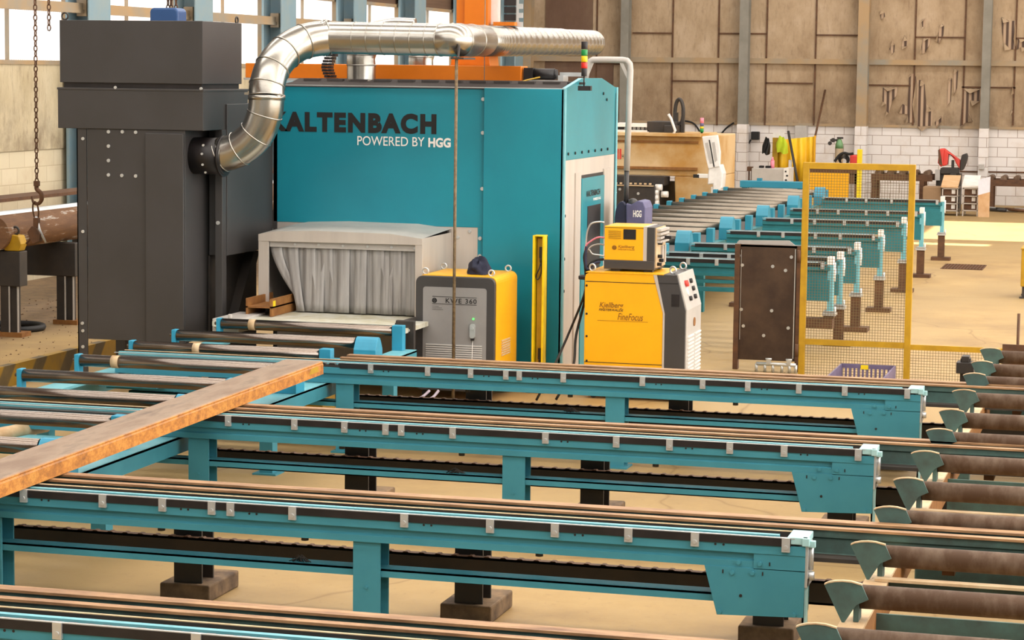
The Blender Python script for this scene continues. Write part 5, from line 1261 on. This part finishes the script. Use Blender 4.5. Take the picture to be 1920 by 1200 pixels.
tag(mb.build('rubber_ring', 'rubber', None), 'flat black rubber ring lying on the floor at the left edge', 'ring')
tag(MB().box(-10.12, -10.04, 12, 21.7, 0, atX(70, 672, -10.04).z).build('hazard_kerb', 'hazard', None), 'low kerb board with worn yellow and black hazard stripes at the left', 'barrier')
# loose dirt near the supports
mb = MB()
for i in range(500):
    x, y = random.uniform(-13.6, -10.6), random.uniform(20, 28); s = random.uniform(.004, .013)
    mb.add([(x-s, y-s, 0), (x+s, y-s*.8, 0), (x+s*.3, y+s, 0), (x, y, s)], [(0, 1, 3), (1, 2, 3), (2, 0, 3), (0, 2, 1)])
tag(mb.build('dirt', 'rust_dark', None), 'dark dirt crumbs scattered on the floor by the pipe supports', 'dirt', None, 'stuff')
# hanging chains
def chain_links(x, y, z0, z1, L=.062, w=.017, r=.0065):
    mb = MB(); z = z0; i = 0
    while z < z1:
        ax = (1, 0, 0) if i % 2 else (0, 1, 0)
        mb.ring((x, y, z), ax, 1, r, 12, 5, w, L*.5-.002, Vector((0, 1, 0)) if i % 2 else Vector((1, 0, 0))); z += L*.8; i += 1
    return mb
YH_ = 21.0
q = atY(69, 345, YH_)
t = thing('hoist_chain', 'long hanging hoist chain with a dark hook at its lower end, at the left', 'chain', (q.x, YH_, 9.5))
chain_links(q.x, YH_, q.z+.03, 3.9).cyl((q.x, YH_, 3.88), (q.x, YH_, 9.5), .012, 8).build('chain', 'rust_dark', t)
hk = [(0, 0), (.0, -.05), (.045, -.09), (.05, -.15), (.02, -.19), (-.03, -.19), (-.05, -.15), (-.055, -.12)]
MB().sweep(spline([(q.x+a, YH_, q.z+b) for a, b in hk], 5), [.022]*15+[.022-.016*k/21 for k in range(21)], 10).box(q.x-.025, q.x+.025, YH_-.02, YH_+.02, q.z-.02, q.z+.03).build('hook', 'rust_dark', t)
g = thing('plate_clamp', 'rusty lifting clamp on a shackle hanging from the hook at the left', 'clamp', (q.x, YH_, q.z-.17))
c = Vector((q.x-.01, YH_, q.z-.19))
MB().ring((c.x-.005, YH_, c.z-.07), (0, 1, .2), 1, .009, 18, 6, .03, .09, Vector((1, 0, 0))).build('shackle', 'rust_dark', g)
MB().sweep([(c.x, YH_, c.z-.13), (c.x+.03, YH_, c.z-.26), (c.x+.1, YH_, c.z-.38)], [.014, .018, .01], 8).sweep([(c.x, YH_, c.z-.13), (c.x-.01, YH_, c.z-.22), (c.x+.03, YH_, c.z-.3)], .012, 8).build('strap', 'zinc', g)
MB().prism([(c.x-.06, c.z-.34), (c.x-.08, c.z-.28), (c.x-.03, c.z-.22), (c.x+.02, c.z-.24), (c.x+.06, c.z-.3), (c.x+.05, c.z-.37), (c.x-.02, c.z-.4)], 'y', YH_-.04, YH_+.04).box(c.x-.02, c.x+.03, YH_-.03, YH_+.03, c.z-.24, c.z-.14).cyl((c.x-.1, YH_-.02, c.z-.4), (c.x-.06, YH_-.02, c.z-.35), .012, 8).build('jaw', 'rust_dark', g, .006)
q = atY(92, 52, YH_)
t = thing('hoist_chain', 'short chain end dangling beside the long hook chain at the top left', 'chain', (q.x, YH_, 9.5))
chain_links(q.x, YH_, q.z, 3.9).cyl((q.x, YH_, 3.88), (q.x, YH_, 9.5), .012, 8).build('chain', 'rust_dark', t)
Yb = 23.0; P = Pt(Yb)
t = thing('chain_hoist', 'blue chain hoist hanging behind the top box of the grey tower', 'hoist', (P(316, 25).x, Yb, 9.5))
MB().prism(rrect(P(289, 25).x, P(342, 25).x, P(316, 50).z, P(316, 15).z, .05), 'y', Yb-.12, Yb+.12).build('body', 'blue', t, .02)
for px in (315, 321, 330): chain_links(P(px, 10).x, Yb, P(px, 14).z, 4.0).cyl((P(px, 10).x, Yb, 3.98), (P(px, 10).x, Yb, 9.5), .012, 8).build('chain', 'rust_dark', t)
tag(MB().cyl(Vector((atY(908, 160, 22.2).x, 22.2, 2.836)), Vector((atY(908, 160, 22.2).x, 22.2, 9.5)), .004, 6).build('wire', 'zinc', None), 'thin grey wire hanging down to the cabin roof edge beside the orange column', 'wire')

# ================================================================== old rusty roller conveyor at the right
t = thing('rusty_roller_conveyor', 'old conveyor of brown rusty rollers and fan-shaped plates at the right edge', 'conveyor', (0, 13.5, 0))
ORY = [8.25, 9.15, 9.97, 10.865, 11.79, 12.68, 13.63, 14.53, 15.41, 16.42, 17.37, 18.14, 19.05]
for i, y in enumerate(ORY):
    MB().sweep([(-1.15, y, .70), (1.1, y, .70)], .052, 22).build('roller', 'rust_roller', t)
    fan = [(v.x, v.z) for v in (atY(a, b, 10.79) for a, b in ((1595, 1022), (1602, 1019), (1613, 1017), (1627, 1016.5), (1642, 1018), (1660, 1023), (1671, 1048), (1650, 1057), (1627, 1091)))]
    gp = MB().prism(fan, 'y', y-.075, y-.063).build('guide_plate', 'dark_teal', t)
    MB().prism(fan[:6]+[(a, b+.006) for a, b in fan[:6]][::-1], 'y', y-.078, y-.058).build('plate_edge', 'pale_rust', gp)
    MB().box(-1.175, -1.152, y-.055, y+.05, .60, .725).build('bearing_block', 'dark_teal', t)
    MB().box(-1.20, -1.14, y-.05, y+.02, .727, .745).build('bearing_cap', 'pale_rust', t, .004)
mb = MB().box(-1.23, -1.12, 7.4, 19.3, .585, .598); mb.build('side_rail_top', 'pale_rust', t)
MB().box(-1.13, -1.12, 7.4, 19.3, .43, .585).build('side_rail', 'rust', t)
MB().box(.95, 1.1, 7.4, 19.3, .40, .545).build('side_rail', 'dark_teal', t)
for i in range(0, len(ORY)-1):
    y = (ORY[i]+ORY[i+1])/2
    if i % 2 == 0: MB().box(-1.12, .95, y-.1, y-.085, .33, .55).build('cross_member', 'dark_teal', t)
    else: y = ORY[i]; MB().box(-1.18, .95, y-.11, y-.05, .60, .613).build('cross_angle', 'pale_rust', t); MB().box(-1.18, .95, y-.065, y-.05, .53, .60).build('cross_angle', 'dark_teal', t)
for y in (7.8, 10.4, 13.2, 15.9, 18.2):
    for x in (-1.18, 1.02): MB().box(x-.04, x+.05, y-.05, y+.05, 0, .585 if x < 0 else .4).box(x-.1, x+.1, y-.1, y+.1, 0, .015).build('leg', 'dark_teal', t)
# guide block and stop at the far end of it
q = atY(1820, 705, 19.4)
t = thing('stop_post', 'dark square-headed stop post behind the old rusty rollers', 'post', (q.x, 19.4, 0))
zz_ = atY(1820, 690, 19.4).z; xl, xr = atY(1794, 690, 19.4).x, atY(1827, 690, 19.4).x
MB().box(xl+.03, xr-.03, 19.36, 19.44, 0, zz_+.08).build('post', 'dark_steel', t); MB().box(xl, xr, 19.32, 19.48, zz_-.04, zz_+.05).box(xl+.04, xr-.04, 19.34, 19.46, zz_+.05, zz_+.10).build('head', 'dark_steel', t, .004)
q0, q1 = atY(1880, 645, 19.5), atY(1990, 645, 19.5)
t = thing('flat_steel', 'flat rusty plate with a thin upright rod behind the last old roller', 'plate', (q1.x, 19.5, 0))
MB().box(q0.x, q1.x, 19.48, 19.5, .40, q0.z).build('plate', 'rust_dark', t); rx = atY(1910, 600, 19.52).x
MB().cyl((rx, 19.52, .4), (rx, 19.52, atY(1912, 588, 19.52).z), .012, 8).build('rod', 'rust_dark', t)
MB().box(q0.x+.1, q0.x+.16, 19.46, 19.54, 0, .4).box(q1.x-.16, q1.x-.1, 19.46, 19.54, 0, .4).build('leg', 'rust_dark', t)
fp_ = [(1840, 655), (1882, 655), (1886, 672), (1845, 676)]
q = [atY(x, y, 18.75) for x, y in fp_]
# yellow machine corner at the right edge
q = atZ(1916, 560, 0); Q = Pt(q.y)
t = thing('yellow_machine', 'edge of a dull yellow machine cut by the right border of the photo', 'machine', (Q(1915, 500).x+.4, q.y+.4, 0))
xl, zt_ = Q(1914.5, 500).x, Q(1916, 468).z
MB().box(xl, xl+.8, q.y, q.y+.6, .16, zt_).build('cabinet', 'yellow_dull', t, .01)
MB().box(xl-.01, xl+.81, q.y-.01, q.y+.61, zt_, zt_+.02).build('lid', 'yellow_dull', t, .004)
for xx in (xl+.02, xl+.7):
    for yy in (q.y+.03, q.y+.5): MB().box(xx, xx+.08, yy, yy+.08, .02, .16).box(xx-.03, xx+.11, yy-.03, yy+.11, 0, .02).build('foot', 'dark_steel', t)
dr_ = MB().box(xl+.12, xl+.7, q.y-.008, q.y+.001, .22, zt_-.06).build('door', 'yellow_dull', t, .003)
MB().box(xl+.62, xl+.65, q.y-.03, q.y-.008, .4, .52).build('handle', 'ink', dr_)

# swarf heaps on the tie bars
for i, (px, py, Y) in enumerate(((1690/3, 800+760/3, 11.24), (640+640/3, 800+268/3, 14.08), (1070, 773, 16.93))):
    c = atY(px, py, Y); mb = MB(); zt_ = .396
    for k in range(26):
        a = random.uniform(0, 6.28); r = random.uniform(0, .07)
        mb.sweep([(c.x+r*math.cos(a), Y+.5*r*math.sin(a), zt_), (c.x+r*.5*math.cos(a+1), Y+.02*math.sin(a), zt_+random.uniform(.01, .035)), (c.x+r*1.2*math.cos(a+2), Y+.03*math.sin(a), zt_+.004)], .0025, 4)
    tag(mb.build('swarf', 'dark_steel', None), ['heap of dark metal swarf on the tie bar of the nearest full rail', 'heap of dark metal swarf on the tie bar of the second rail', 'small heap of swarf on the tie bar of the farthest near rail'][i], 'swarf', None, 'stuff')

# ================================================================== light and view
w = bpy.data.worlds.new('world'); scene.world = w; w.use_nodes = True
bg = w.node_tree.nodes['Background']; bg.inputs[0].default_value = lin('#f3ece2'); bg.inputs[1].default_value = .62
ad = bpy.data.lights.new('added_side_light', 'AREA'); ad.shape = 'RECTANGLE'; ad.size = 44; ad.size_y = 7; ad.energy = 4200; ad.color = (1, .97, .93)  # added area light to brighten right-facing sides; its opening is assumed
ao = bpy.data.objects.new('added_side_light', ad); col.objects.link(ao); ao.location = (11.8, 22, 4.6); ao.rotation_euler = (0, math.radians(90), 0)
ao.rotation_euler = Matrix(((0, 0, 1), (1, 0, 0), (0, 1, 0))).to_euler()
sd = bpy.data.lights.new('sun', 'SUN'); sd.energy = 14; sd.angle = .01; sd.color = (1, .95, .86)
so = bpy.data.objects.new('sun', sd); col.objects.link(so)
so.rotation_euler = Vector((-6.1, 0, -9.5)).to_track_quat('-Z', 'Y').to_euler()
scene.view_settings.view_transform = 'Standard'; scene.view_settings.look = 'None'
scene.view_settings.gamma = 1; scene.view_settings.use_curve_mapping = False
scene.view_settings.exposure = .15
scene.cycles.use_denoising = True
scene.cycles.max_bounces = 6; scene.cycles.diffuse_bounces = 3; scene.cycles.glossy_bounces = 3; scene.cycles.sample_clamp_indirect = 8
scene.cycles.caustics_reflective = False; scene.cycles.caustics_refractive = False
